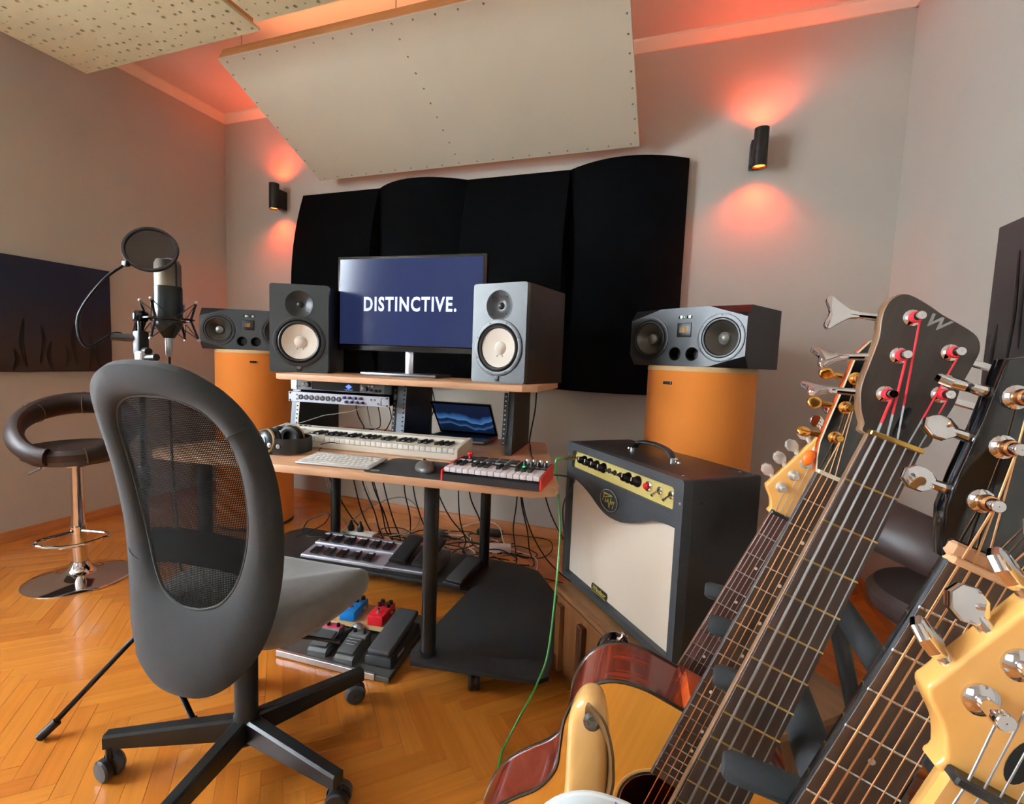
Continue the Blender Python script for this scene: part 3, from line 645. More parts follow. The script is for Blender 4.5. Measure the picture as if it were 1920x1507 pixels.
# ================================================================== BIG MONITORS ON ORANGE COLUMNS
M_AD = mat('charcoal_speaker', (48, 52, 54), 0.38, spec=0.42, bump=0.06, bscale=350)
M_ADS = mat('charcoal_speaker_side', (46, 44, 47), 0.6, bump=0.12, bscale=350)
def adam(x, y, rz, label):
    t = thing('midfield_monitor', label, 'speaker', (x, y, 1.123), rz, 'wide monitors on orange columns')
    W2, H, DP = 0.265, 0.245, 0.30; cx, cz, cd = 0.155, 0.047, 0.035
    m = MB()
    out = [(-W2, cz), (-W2 + cx, 0), (W2 - cx, 0), (W2, cz), (W2, H - cz), (W2 - cx, H), (-W2 + cx, H), (-W2, H - cz)]
    wl, wr, wz = -0.165, 0.165, 0.118
    holes = [circ(wl, wz, 0.083, 36), circ(wr, wz, 0.083, 36), circ(-0.033, 0.052, 0.027, 24), circ(0.045, 0.052, 0.027, 24)]
    m.plate(out, holes, -0.001, 0.0, T=UP)
    b = MB()
    fr = [(p[0], 0, p[1]) for p in out]
    corners = [(-W2, cd, 0), (W2, cd, 0), (W2, cd, H), (-W2, cd, H)]
    bk = [(-W2, DP, 0), (W2, DP, 0), (W2, DP, H), (-W2, DP, H)]
    vs = fr + corners + bk    # 0-7, 8-11, 12-15
    fs = [(0, 8, 1), (3, 2, 9), (5, 4, 10), (7, 6, 11), (1, 8, 9, 2), (2, 9, 3), (3, 9, 10, 4), (4, 10, 5), (5, 10, 11, 6), (6, 11, 7), (7, 11, 8, 0),
          (8, 12, 13, 9), (9, 13, 14, 10), (10, 14, 15, 11), (11, 15, 12, 8), (12, 15, 14, 13)]
    fs = [f for f in fs if len(set(f)) == len(f)]
    b.add(vs, fs); b.obj('cabinet', M_ADS, t, ang=15); m.obj('baffle', M_AD, t, ang=15)
    a = (0, -1, 0)
    for wx in (wl, wr):
        f = MB().lathe([(0.096, 0), (0.096, 0.003), (0.090, 0.004), (0.081, 0.003), (0.079, -0.003), (0.083, -0.006)], (wx, 0, wz), a, 40).obj('woofer_frame', M_HSB, t)
        for k in range(6):
            an = PI / 6 + k * PI / 3; MB().lathe([(0.003, 0), (0.0026, 0.002), (0.001, 0.0022)], (wx + 0.09 * math.cos(an), -0.003, wz + 0.09 * math.sin(an)), a, 8).obj('screw', M_BLACKP, f)
        MB().lathe([(0.081, -0.002), (0.077, 0.003), (0.071, 0.003), (0.067, -0.003)], (wx, 0, wz), a, 40).obj('woofer_surround', M_SURR, t)
        MB().lathe([(0.068, -0.003), (0.064, -0.005), (0.040, -0.022), (0.024, -0.034)], (wx, 0, wz), a, 40).obj('cone', mat('graphite_cone', (74, 70, 62), 0.32, metal=0.55), t)
        MB().lathe([(0.026, -0.033), (0.022, -0.024), (0.012, -0.019), (0.0003, -0.018)], (wx, 0, wz), a, 24).obj('dust_cap', mat('dust_cap_grey', (110, 108, 104), 0.3, metal=0.5), t)
    for px in (-0.033, 0.045):
        MB().lathe([(0.029, 0.0015), (0.027, 0.0), (0.022, -0.05), (0.0005, -0.05)], (px, 0, 0.052), a, 28).obj('bass_port', M_HSB, t)
    tw = MB().rbox((0.004, -0.001, 0.152), (0.066, 0.005, 0.060), 0.003, 2).obj('tweeter_plate', M_HSB, t)
    for k in range(4): MB().b2((-0.004 + k * 0.0052, -0.0055, 0.141), (-0.0005 + k * 0.0052, -0.003, 0.164)).obj('ribbon_fold', mat('ribbon_gold', (150, 104, 36), 0.45, metal=0.4), tw)
    MB().b2((-0.016, -0.005, 0.141), (-0.006, -0.003, 0.164)).obj('ribbon_side', mat('ribbon_grey', (110, 108, 104), 0.5), tw)
    for k, xx in enumerate((-0.024, -0.008, 0.012, 0.03)): MB().lathe([(0.0065, 0), (0.006, 0.008), (0.0003, 0.008)], (xx, 0, 0.206), a, 14).obj('control_knob', M_STEEL if k % 2 else M_BLACKP, t)
    MB().b2((-0.001, -0.002, 0.203), (0.003, 0, 0.209)).obj('power_light', mat('led_green_small', (90, 200, 120), 0.4, emit=(130, 230, 90), estr=0.8), t)
    return t
adam(-0.007, 2.1615, math.radians(-30.9), 'charcoal three-way monitor lying on the right orange column')
adam(-2.531, 2.260, math.radians(31.9), 'charcoal three-way monitor lying on the left orange column, partly behind a white-coned monitor')
M_ORANGE = mat('orange_fabric', (222, 128, 40), 0.8, var=0.03, vscale=3, bump=0.1, bscale=500, sheen=0.1)
def column(x, y, ang, label):
    t = thing('bass_trap_column', label, 'speaker stand', (x, y, 0), 0, 'orange fabric columns')
    r = 0.226
    MB().lathe([(r, 0.015), (r, 1.105)], (0, 0, 0), n=64).obj('fabric_cover', M_ORANGE, t)
    MB().lathe([(0.0005, 1.103), (r + 0.001, 1.103), (r + 0.002, 1.113), (r - 0.002, 1.123), (0.0005, 1.123)], n=64).obj('top_disc', mat('birch_disc', (214, 178, 130), 0.5), t)
    MB().lathe([(0.0005, 0.0), (r + 0.001, 0.0), (r + 0.001, 0.018), (0.0005, 0.018)], n=64).obj('base_disc', M_BLACKW, t)
    px, py = (r + 0.001) * math.cos(ang), (r + 0.001) * math.sin(ang)
    b = MB().rbox((0, 0, 0), (0.042, 0.006, 0.012), 0.001, 1).obj('name_plate', M_BLACKP, t, TR(px, py, 1.052, ang + PI / 2))
    MB().b2((0.016, -0.0036, -0.004), (0.0185, -0.003, 0.004)).obj('plate_mark', M_WHITETXT, b)
column(0.078, 2.29, math.radians(-90 - 36), 'orange fabric cylinder column under the right charcoal monitor')
column(-2.61, 2.388, math.radians(-45), 'orange fabric cylinder column under the left charcoal monitor')

# ================================================================== SCREEN
tvx = Vector((0.74, 0.04, 0)).normalized()
t = thing('flat_screen', 'flat screen showing white lettering on dark blue, between the white-coned monitors', 'screen', (-1.19, 1.915, 1.029), math.atan2(0.04, 0.74))
TW, TZ0, TZ1 = 0.745, 0.112, 0.545
MB().rbox((0, 0.018, (TZ0 + TZ1) / 2), (TW, 0.036, TZ1 - TZ0), 0.006, 2).obj('bezel', mat('gloss_black', (12, 12, 13), 0.12), t)
def screen_mat(name, col, e):
    m = mat(name, (18, 24, 48), 0.14, emit=col, estr=e, spec=0.2); return m
sc = MB().b2((-TW / 2 + 0.016, -0.0012, TZ0 + 0.028), (TW / 2 - 0.016, 0.001, TZ1 - 0.014)).obj('screen', screen_mat('screen_blue', (46, 56, 98), 0.5), t)
text('screen_text', 'DISTINCTIVE.', 0.088, mat('screen_white', (200, 212, 240), 0.4, emit=(180, 195, 235), estr=0.42), sc, TR(0.005, -0.0018, 0.323) @ UP, xs=0.78, bold=0.0026, ext=0.0002, spacing=1.16)
MB().b2((-TW / 2 + 0.01, -0.002, TZ0 + 0.002), (TW / 2 - 0.01, 0.0, TZ0 + 0.022)).obj('chin_strip', mat('dark_mirror', (60, 60, 62), 0.15, metal=0.8), t)
MB().rbox((0.0, 0.03, 0.062), (0.042, 0.014, 0.115), 0.004, 2).obj('stand_neck', M_STEEL, t)
MB().rbox((0.0, 0.0, 0.007), (0.375, 0.17, 0.014), 0.004, 2).obj('stand_base', mat('stand_grey', (120, 120, 124), 0.35, metal=0.8), t)

# ================================================================== ON THE DESK
WHITE = [0, 2, 4, 5, 7, 9, 11]
def piano_keys(t, n_oct, w, x0, yf, ydep, z, ylen_b, M_w, M_b, kh=0.012):
    nw = 7 * n_oct + 1
    wm = MB().rbox((0, ydep / 2, -kh / 2), (w - 0.0018, ydep, kh), 0.0014, 2).mesh('white_key', M_w)
    bm = MB().prism([(-w * 0.29, 0), (w * 0.29, 0), (w * 0.24, ylen_b), (-w * 0.24, ylen_b)], 0, 0.009, 0.0015, 2).mesh('black_key', M_b)
    for i in range(nw): link('white_key', wm, t, Matrix.Translation((x0 + w * (i + 0.5), yf, z)))
    for i in range(nw - 1):
        if i % 7 in (0, 1, 3, 4, 5): link('black_key', bm, t, Matrix.Translation((x0 + w * (i + 1), yf + ydep - ylen_b, z)))
    return nw * w
M_IV = mat('ivory_plastic', (236, 232, 222), 0.35); M_IVS = mat('cream_case', (222, 214, 200), 0.45)
# 49 key controller, local origin: front right bottom corner
KR = math.radians(4.8)
t = thing('midi_keyboard', 'white 49-key keyboard controller lying in front of the rack', 'keyboard', (-0.757, 1.575, 0.740), KR)
L9 = 0.865; KD = 0.165
prof = [(0, 0.006), (0.006, 0.0), (KD - 0.005, 0.0), (KD, 0.010), (KD, 0.060), (KD - 0.012, 0.066), (KD - 0.04, 0.062), (KD - 0.046, 0.030), (0.012, 0.030), (0.0, 0.026)]
def extr(prof, x0, x1, name, m, t, ang=25):
    b = MB(); k = len(prof)
    vs = [(x0, p[0], p[1]) for p in prof] + [(x1, p[0], p[1]) for p in prof]
    b.add(vs, [(i, (i + 1) % k, k + (i + 1) % k, k + i) for i in range(k)] + [tuple(range(k - 1, -1, -1)), tuple(range(k, 2 * k))])
    return b.obj(name, m, t, ang=ang)
extr(prof, -L9 + 0.01, -0.012, 'case', M_IVS, t)
eprof = [(-0.002, 0.008), (0.006, 0.0), (KD - 0.005, 0.0), (KD + 0.001, 0.010), (KD + 0.001, 0.062), (KD - 0.012, 0.068), (0.03, 0.052), (0.004, 0.046), (-0.002, 0.040)]
extr(eprof, -0.013, 0.0, 'end_cheek', M_IVS, t); extr(eprof, -L9, -L9 + 0.012, 'end_cheek', M_IVS, t)
kw = 0.0228; kx = -0.016 - 29 * kw
piano_keys(t, 4, kw, kx, 0.002, 0.115, 0.047, 0.070, M_IV, M_BLACKP, 0.018)
MB().b2((kx, 0.008, 0.029), (-0.016, 0.118, 0.0312)).obj('key_bed', M_BLACKP, t)
cp = MB().prism([(-L9 + 0.012, 0.012), (kx - 0.004, 0.012), (kx - 0.004, KD - 0.02), (-L9 + 0.012, KD - 0.02)], 0.030, 0.052, 0.003).obj('control_panel', M_IVS, t)
for k in range(2): MB().lathe([(0.004, -0.008), (0.022, -0.008), (0.024, -0.005), (0.024, 0.005), (0.022, 0.008), (0.004, 0.008)], (-L9 + 0.045 + k * 0.045, 0.055, 0.045), (1, 0, 0), 24).obj('pitch_wheel', M_BLACKP, t)
for i in range(4):
    for j in range(2): MB().rbox((-L9 + 0.03 + i * 0.028, 0.10 + j * 0.018, 0.054), (0.018, 0.010, 0.005), 0.001, 1).obj('button', mat('pale_button', (205, 208, 206), 0.5), t)
for i in range(3): MB().lathe([(0.007, 0), (0.006, 0.014), (0.0003, 0.015)], (-L9 + 0.085 + i * 0.024, 0.138, 0.052), (0, 0, 1), 14).obj('knob', M_BLACKP, t)

# mini pad keyboard, local origin front left
t = thing('mini_pad_keyboard', 'black mini keyboard with red sides, pads and a lit green button', 'keyboard', (-0.683, 1.308, 0.740), math.radians(3.2))
MW, MD_ = 0.318, 0.181
mp = [(0, 0.0), (MD_, 0.0), (MD_, 0.046), (0.105, 0.043), (0.09, 0.030), (0.008, 0.024), (0.0, 0.022)]
extr(mp, 0.004, MW - 0.004, 'case', mat('mini_case_black', (28, 27, 30), 0.45), t)
mpe = [(-0.001, 0.0), (MD_, 0.0), (MD_ + 0.001, 0.047), (0.1, 0.045), (-0.001, 0.034)]
M_RED = mat('red_plastic', (205, 40, 36), 0.35)
extr(mpe, 0.0, 0.005, 'side_cheek', M_RED, t); extr(mpe, MW - 0.005, MW, 'side_cheek', M_RED, t)
piano_keys(t, 2, 0.0203, 0.0065, 0.006, 0.092, 0.042, 0.052, mat('mini_key_white', (228, 222, 226), 0.35), M_BLACKP, 0.014)
pm = MB().rbox((0, 0, 0), (0.030, 0.028, 0.005), 0.002, 2).mesh('pad', mat('pad_grey', (52, 54, 58), 0.6)); prm = MB().rbox((0, 0, -0.0015), (0.034, 0.032, 0.004), 0.002, 2).mesh('pad_frame', M_GREYTXT)
for i in range(4):
    for j in range(2):
        fr_ = link('pad', pm, t, TR(0.082 + i * 0.0375, 0.122 + j * 0.036, 0.0475, 0, 0.03)); link('pad_frame', prm, fr_)
for i in range(4):
    for j in range(2):
        k_ = MB().lathe([(0.0065, 0), (0.006, 0.012), (0.005, 0.015), (0.0003, 0.015)], (0.235 + i * 0.0225, 0.125 + j * 0.034, 0.045), (0, 0, 1), 14).obj('knob', M_STEEL if j else M_BLACKP, t)
for i in range(4): MB().rbox((0.233 + i * 0.022, 0.107, 0.045), (0.016, 0.007, 0.003), 0.001, 1).obj('button' if i else 'lit_button', mat('green_lit', (40, 230, 90), 0.4, emit=(30, 240, 90), estr=3) if i == 0 else mat('dim_button', (120, 122, 126), 0.5), t)
for i in range(2):
    for j in range(2): MB().rbox((0.020 + i * 0.024, 0.113 + j * 0.013, 0.045), (0.018, 0.007, 0.003), 0.001, 1).obj('button', mat('pale_button', (205, 208, 206), 0.5), t)
js = MB().lathe([(0.004, 0), (0.004, 0.008), (0.010, 0.016), (0.010, 0.019), (0.0003, 0.018)], (0.036, 0.152, 0.045), (0, 0, 1), 16).obj('joystick', mat('red_stick', (225, 45, 45), 0.4), t)

# computer keyboard
t = thing('computer_keyboard', 'slim white and aluminium computer keyboard near the front edge of the desk', 'keyboard', (-1.222, 1.275, 0.740), math.radians(6.5))
KT = Matrix.Rotation(math.radians(5), 4, 'X')
MB(KT).rbox((0.1395, 0.065, 0.006), (0.279, 0.130, 0.007), 0.003, 2).obj('plate', mat('keyboard_alu', (214, 214, 214), 0.4, metal=0.4), t)
MB().cyl((0.004, 0.122, 0.010), (0.275, 0.122, 0.010), 0.0095, n=16).obj('battery_tube', M_ALU, t)
rows = [(0.0085, [1, 1, 1, 1.25, 5, 1.25, 1, 1, 1, 1]), (0.0275, [2.3] + [1] * 10 + [2.3]), (0.0465, [1.8] + [1] * 11 + [1.8]), (0.0655, [1.5] + [1] * 12 + [1.1]), (0.0845, [1] * 13 + [1.6]), (0.102, [1.03] * 14)]
kc = {}
for ry, ws in rows:
    tot = sum(ws); x = 0.008; u = 0.263 / tot
    for w_ in ws:
        kwid = round(w_ * u - 0.0028, 4); hh = 0.0155 if ry < 0.1 else 0.009
        key = (kwid, hh)
        if key not in kc: kc[key] = MB().rbox((0, 0, 0), (kwid, hh, 0.003), 0.0012, 2).mesh('key', M_WHITEPL)
        link('key', kc[key], t, KT @ Matrix.Translation((x + w_ * u / 2, ry + hh / 2, 0.0108))); x += w_ * u

# mouse pad and mouse
t = thing('mouse_pad', 'thin black mouse pad with rounded corners under the mouse', 'mouse pad', (-0.825, 1.415, 0.740), math.radians(4))
MB().prism(rrect(0.30, 0.235, 0.03, 6), 0.0, 0.003, 0.0008, 1).obj('pad', mat('pad_black', (38, 38, 40), 0.8, bump=0.1, bscale=600), t)
MB().tube([(-0.112 + 0.016 * math.cos(2 * PI * i / 20), -0.092 + 0.007 * math.sin(2 * PI * i / 20), 0.0031) for i in range(20)], 0.0022, 6, closed=True, flat=(0.15, 1)).obj('pad_logo', mat('pad_logo_print', (170, 172, 150), 0.7), t)
t = thing('computer_mouse', 'grey computer mouse on the black mouse pad', 'mouse', (-0.79, 1.40, 0.743), math.radians(35))
b = MB(); n, k = 20, 8; vs = []; fs = []
for j in range(k + 1):
    h_ = j / k; s_ = math.sqrt(max(0, 1 - h_ ** 2.2))
    for i in range(n):
        a = 2 * PI * i / n; ca, sa = math.cos(a), math.sin(a)
        vs.append((0.034 * s_ * ca * (1 + 0.08 * sa) + 0.0, 0.064 * s_ * sa - 0.006 * h_, 0.002 + 0.029 * h_))
for j in range(k):
    for i in range(n): fs.append((j * n + i, j * n + (i + 1) % n, (j + 1) * n + (i + 1) % n, (j + 1) * n + i))
fs.append(tuple(range(n - 1, -1, -1))); fs.append(tuple(k * n + i for i in range(n)))
b.add(vs, fs).obj('shell', mat('mouse_grey', (92, 92, 88), 0.35), t, ang=80)
MB().cyl((-0.004, 0.032, 0.022), (0.004, 0.032, 0.022), 0.009, n=16).obj('scroll_wheel', M_BLACKP, t)
MB().tube(crom([(0.0265, 0.045, 0.012), (0.031, 0.005, 0.018), (0.0268, -0.035, 0.014)], 5), 0.006, 8, flat=(1, 0.6)).obj('side_strip', M_BLACKP, t)  # black strip along the right side of the shell
# headphones lying on the desk
t = thing('headphones', 'black over-ear headphones with pale rings lying at the left of the desk', 'headphones', (-1.42, 1.35, 0.740), math.radians(14))
def cup(cx, cy, cz, ax, m1=M_BLACKP):
    ax = Vector(ax).normalized(); o = Vector((cx, cy, cz))
    c_ = MB().lathe([(0.0005, 0.022), (0.022, 0.022), (0.036, 0.015), (0.043, 0.004), (0.044, -0.006), (0.0005, -0.006)], o, ax, 32).obj('ear_cup', m1, t)
    MB().lathe([(0.041, 0.008), (0.0425, 0.012), (0.0445, 0.010), (0.0455, 0.004), (0.0445, 0.001)], o, ax, 32).obj('cup_ring', mat('champagne_ring', (205, 190, 150), 0.3, metal=0.6), c_)
    MB().lathe([(0.018, 0.022), (0.016, 0.025), (0.0005, 0.025)], o, ax, 24).obj('blue_badge', mat('badge_blue', (96, 140, 170), 0.3), c_)
    MB().lathe([(0.018, 0.022), (0.0195, 0.0245), (0.0175, 0.0255), (0.0165, 0.0245)], o, ax, 24).obj('badge_rim', M_STEEL, c_)
    MB().lathe([(0.030, -0.006), (0.045, -0.006), (0.049, -0.014), (0.047, -0.024), (0.038, -0.029), (0.028, -0.026)], o, ax, 32).obj('ear_cushion', mat('cushion_black', (26, 25, 26), 0.6), t)
cup(0.0, 0.0, 0.050, (-0.35, -0.93, 0.1)); cup(0.035, 0.115, 0.050, (0.2, 0.97, 0.1))
band = crom([(0.03, -0.018, 0.036), (0.075, -0.015, 0.034), (0.115, 0.010, 0.033), (0.125, 0.055, 0.033), (0.115, 0.10, 0.033), (0.07, 0.128, 0.034), (0.045, 0.13, 0.036)], 6)
b = MB(); vs = []; fs = []
for i, p in enumerate(band):
    tn = (band[min(i + 1, len(band) - 1)] - band[max(i - 1, 0)]).normalized(); nn = Vector((tn.y, -tn.x, 0))
    for (o_, z_) in ((0.002, -0.027), (0.0035, 0), (0.002, 0.027), (-0.002, 0.027), (-0.003, 0), (-0.002, -0.027)): vs.append(p + nn * o_ + Vector((0, 0, z_ + 0.0)))
for i in range(len(band) - 1):
    for j in range(6): fs.append((i * 6 + j, i * 6 + (j + 1) % 6, (i + 1) * 6 + (j + 1) % 6, (i + 1) * 6 + j))
fs += [tuple(range(5, -1, -1)), tuple((len(band) - 1) * 6 + j for j in range(6))]
b.add(vs, fs).obj('headband', mat('band_leather', (22, 22, 23), 0.45), t)
for z_ in (0.061, 0.010): MB().tube([p + Vector((0, 0, z_ - 0.034)) for p in band], 0.0022, 6).obj('band_wire', M_BLACKP, t)
MB().lathe([(0.008, 0), (0.008, 0.004), (0.005, 0.005), (0.0003, 0.005)], (0.055, -0.021, 0.036), (0, -1, 0), 16).obj('hinge_button', M_STEEL, t)
MB().lathe([(0.009, 0), (0.009, 0.004), (0.006, 0.0055), (0.0003, 0.0055)], (0.025, -0.026, 0.040), (-0.2, -1, 0), 16).obj('hinge_button', M_STEEL, t)

# laptop in the right bay
g = Vector((0.05, -0.9987, 0)); hx = Vector((0.9987, 0.05, 0))
MLp = Matrix(((hx.x, -g.x, 0, -1.118), (hx.y, -g.y, 0, 2.125), (0, 0, 1, 0.740), (0, 0, 0, 1)))
t = thing('laptop', 'open laptop with a blue dune wallpaper under the desk shelf', 'laptop', M=MLp)
M_LAP = mat('space_grey', (120, 122, 126), 0.4, metal=0.7)
LWD, LDP = 0.304, 0.205
MB().rbox((LWD / 2, -LDP / 2, 0.010), (LWD, LDP, 0.013), 0.005, 2).obj('base', M_LAP, t)
MB().b2((0.02, -0.11, 0.0165), (LWD - 0.02, -0.012, 0.0172)).obj('key_field', M_BLACKP, t)
for r_ in range(5):
    for q_ in range(12): MB().rbox((0.031 + q_ * 0.022, -0.022 - r_ * 0.019, 0.0175), (0.018, 0.015, 0.002), 0.0006, 1).obj('key', M_BLACKP, t)
MB().b2((LWD / 2 - 0.05, -0.19, 0.0165), (LWD / 2 + 0.05, -0.118, 0.0170)).obj('track_pad', M_LAP, t)
LT = Matrix.Translation((0, 0, 0.016)) @ Matrix.Rotation(math.radians(38), 4, 'X')
ld = MB(LT).rbox((LWD / 2, 0.0, 0.102), (LWD, 0.006, 0.204), 0.0028, 2).obj('lid', M_LAP, t)
MB(LT).b2((0.003, -0.0036, 0.006), (LWD - 0.003, -0.0028, 0.201)).obj('screen_border', mat('gloss_black', (12, 12, 13), 0.12), t)
m = bpy.data.materials.new('dune_wallpaper'); m.use_nodes = True; N = m.node_tree.nodes; L = m.node_tree.links; bb = N['Principled BSDF']
tc = N.new('ShaderNodeTexCoord'); sp = N.new('ShaderNodeSeparateXYZ'); L.new(tc.outputs['UV'], sp.inputs[0])
nz = N.new('ShaderNodeTexNoise'); nz.inputs['Scale'].default_value = 2.2; nz.inputs['Detail'].default_value = 2
mp_ = N.new('ShaderNodeMapping'); mp_.inputs['Scale'].default_value = (1.0, 0.2, 1); L.new(tc.outputs['UV'], mp_.inputs[0]); L.new(mp_.outputs[0], nz.inputs['Vector'])
ad = N.new('ShaderNodeMath'); ad.operation = 'MULTIPLY_ADD'; ad.inputs[1].default_value = 0.75; L.new(nz.outputs['Fac'], ad.inputs[0]); L.new(sp.outputs['Y'], ad.inputs[2])
rp = N.new('ShaderNodeValToRGB'); L.new(ad.outputs[0], rp.inputs[0]); cr_ = rp.color_ramp
cr_.elements[0].position = 0.30; cr_.elements[0].color = lin((8, 16, 30)) + [1]; cr_.elements[1].position = 1.25 if False else 1.0; cr_.elements[1].color = lin((18, 26, 48)) + [1]
for p_, c_ in ((0.56, (14, 28, 52)), (0.575, (52, 84, 130)), (0.66, (20, 36, 66)), (0.76, (16, 30, 54)), (0.775, (60, 104, 152)), (0.90, (38, 72, 118))):
    e = cr_.elements.new(p_); e.color = lin(c_) + [1]
bb.inputs['Base Color'].default_value = (0.01, 0.01, 0.015, 1); bb.inputs['Roughness'].default_value = 0.15
L.new(rp.outputs[0], bb.inputs['Emission Color']); bb.inputs['Emission Strength'].default_value = 0.9
me = bpy.data.meshes.new('screen'); me.from_pydata([LT @ Vector(p) for p in ((0.011, -0.0040, 0.016), (LWD - 0.011, -0.0040, 0.016), (LWD - 0.011, -0.0040, 0.193), (0.011, -0.0040, 0.193))], [], [(0, 1, 2, 3)])
ul = me.uv_layers.new(); [setattr(ul.data[i], 'uv', u_) for i, u_ in enumerate(((0, 0), (1, 0), (1, 1), (0, 1)))]; me.materials.append(m); link('screen', me, t)
# ================================================================== OFFICE CHAIR
CH = thing('office_chair', 'grey mesh-back swivel office chair on a black five-star base', 'chair', (-1.056, 0.93, 0), math.radians(4))
M_FAB = mat('chair_fabric', (35, 37, 37), 0.9, var=0.08, vscale=40, bump=0.25, bscale=500, sheen=0.08)
M_FABD = mat('chair_fabric_side', (52, 52, 52), 0.92, bump=0.25, bscale=500)
def back_y(z):      # how far back the rest stands at each height
    pts = [(0.30, -0.205), (0.45, -0.165), (0.60, -0.150), (0.74, -0.160), (0.90, -0.195), (1.10, -0.275)]
    for (a, b), (c, d) in zip(pts, pts[1:]):
        if z <= c:
            t_ = (z - a) / (c - a); t_ = max(0, t_); return b + (d - b) * t_
    return pts[-1][1]
def by(z): return sum(back_y(z + k * 0.02) for k in range(-4, 5)) / 9.0
def bpt(x, z, off=0.0): return (x, by(z) + 0.55 * x * x * (1.0 if z > 0.4 else 0.7) + off, z)
half_o = [(0.0, 0.322), (0.075, 0.332), (0.140, 0.372), (0.190, 0.44), (0.218, 0.54), (0.229, 0.66), (0.232, 0.78), (0.228, 0.88), (0.212, 0.965), (0.172, 1.035), (0.100, 1.078), (0.0, 1.090)]
half_i = [(0.0, 0.512), (0.045, 0.518), (0.088, 0.54), (0.120, 0.585), (0.142, 0.65), (0.157, 0.73), (0.163, 0.81), (0.162, 0.88), (0.150, 0.94), (0.118, 0.985), (0.062, 1.010), (0.0, 1.015)]
def full(h):
    p = h + [(-x, z) for x, z in reversed(h[1:-1])]
    return loop2(p, 5)
lo, li = full(half_o), full(half_i)
n = len(lo); b = MB(); vs = []; fs = []
sec = [(0.0, 0.0), (0.12, 0.017), (0.5, 0.021), (0.88, 0.012), (1.0, 0.0), (0.88, -0.012), (0.5, -0.019), (0.12, -0.015)]
for i in range(n):
    for (t_, off) in sec:
        x = lo[i][0] * (1 - t_) + li[i][0] * t_; z = lo[i][1] * (1 - t_) + li[i][1] * t_
        vs.append(bpt(x, z, off))
k = len(sec)
for i in range(n):
    for j in range(k): fs.append((i * k + j, ((i + 1) % n) * k + j, ((i + 1) % n) * k + (j + 1) % k, i * k + (j + 1) % k))
BK = b.add(vs, fs).obj('backrest_frame', M_FAB, CH, ang=60)
MB().tube([bpt(p[0] * 0.995, p[1], 0.0) for p in li], 0.0035, 6, closed=True).obj('inner_piping', mat('piping_grey', (60, 62, 62), 0.8), BK)
for zz, sx in ((0.93, 1), (0.60, -1)):
    pts = [bpt(sx * (0.155 + 0.06 * q / 5), zz + 0.03 * q / 5, -0.0205 + 0.010 * abs(q / 2.5 - 1) ** 2) for q in range(6)]
    MB().tube(pts, 0.0014, 5).obj('seam', mat('seam_dark', (44, 46, 47), 0.9), BK)
# woven mesh inside the opening
def inner_span(v, horiz):
    xs = []
    for i in range(n):
        a, c = li[i], li[(i + 1) % n]
        if horiz: a, c = (a[1], a[0]), (c[1], c[0])
        if (a[0] - v) * (c[0] - v) < 0: xs.append(a[1] + (c[1] - a[1]) * (v - a[0]) / (c[0] - a[0]))
    return (min(xs), max(xs)) if len(xs) >= 2 else None
b = MB(); vs = []; fs = []; pit = 0.0042; wid = 0.00125
def ribbon(pts, dx, dz, off):
    base = len(vs)
    for (x, z) in pts: vs.append(bpt(x - dx, z - dz, off)); vs.append(bpt(x + dx, z + dz, off))
    for i in range(len(pts) - 1): fs.append((base + 2 * i, base + 2 * i + 1, base + 2 * i + 3, base + 2 * i + 2))
v = -0.162
while v < 0.163:
    s_ = inner_span(v, False)
    if s_: ribbon([(v, s_[0] + (s_[1] - s_[0]) * q / 16) for q in range(17)], wid, 0, 0.0008)
    v += pit
v = 0.514
while v < 1.014:
    s_ = inner_span(v, True)
    if s_: ribbon([(s_[0] + (s_[1] - s_[0]) * q / 10, v) for q in range(11)], 0, wid, -0.0008)
    v += pit
tag(b.add(vs, fs).obj('mesh_weave', mat('mesh_black', (15, 14, 13), 0.8, spec=0.1), CH, ang=80), kind='stuff')
# lumbar pad seen through the mesh
b = MB(); vs = []; fs = []
for i in range(13):
    x = -0.17 + 0.34 * i / 12
    for (dz, off) in ((-0.045, 0.022), (-0.03, 0.030), (0.03, 0.030), (0.045, 0.022), (0.03, 0.016), (-0.03, 0.016)): vs.append(bpt(x, 0.645 + dz - 0.02 * (x / 0.17) ** 2, off + 0.004))
for i in range(12):
    for j in range(6): fs.append((i * 6 + j, i * 6 + (j + 1) % 6, (i + 1) * 6 + (j + 1) % 6, (i + 1) * 6 + j))
fs += [(5, 4, 3, 2, 1, 0), tuple(72 + j for j in range(6))]
b.add(vs, fs).obj('lumbar_pad', mat('lumbar_black', (13, 13, 13), 0.9, spec=0.1), CH)
# seat
so = loop2([(-0.222, -0.05), (-0.190, -0.105), (-0.12, -0.122), (0.12, -0.122), (0.190, -0.105), (0.222, -0.05), (0.245, 0.08), (0.24, 0.20), (0.20, 0.255), (0.10, 0.272), (-0.10, 0.272), (-0.20, 0.255), (-0.24, 0.20), (-0.245, 0.08)], 4)
b = MB(); vs = []; fs = []; n2 = len(so)
for (sc_, z) in ((0.80, 0.405), (0.93, 0.412), (0.985, 0.435), (1.0, 0.462), (0.985, 0.484), (0.94, 0.497), (0.80, 0.503), (0.5, 0.500), (0.2, 0.498)):
    for (x, y) in so:
        drop = 0.035 * max(0.0, (y - 0.16) / 0.11) ** 2 if z > 0.41 else 0.0
        vs.append((x * sc_, y * sc_, z - drop * sc_))
r_ = 9
for j in range(r_ - 1):
    for i in range(n2): fs.append((j * n2 + i, j * n2 + (i + 1) % n2, (j + 1) * n2 + (i + 1) % n2, (j + 1) * n2 + i))
fs += [tuple(range(n2 - 1, -1, -1)), tuple((r_ - 1) * n2 + i for i in range(n2))]
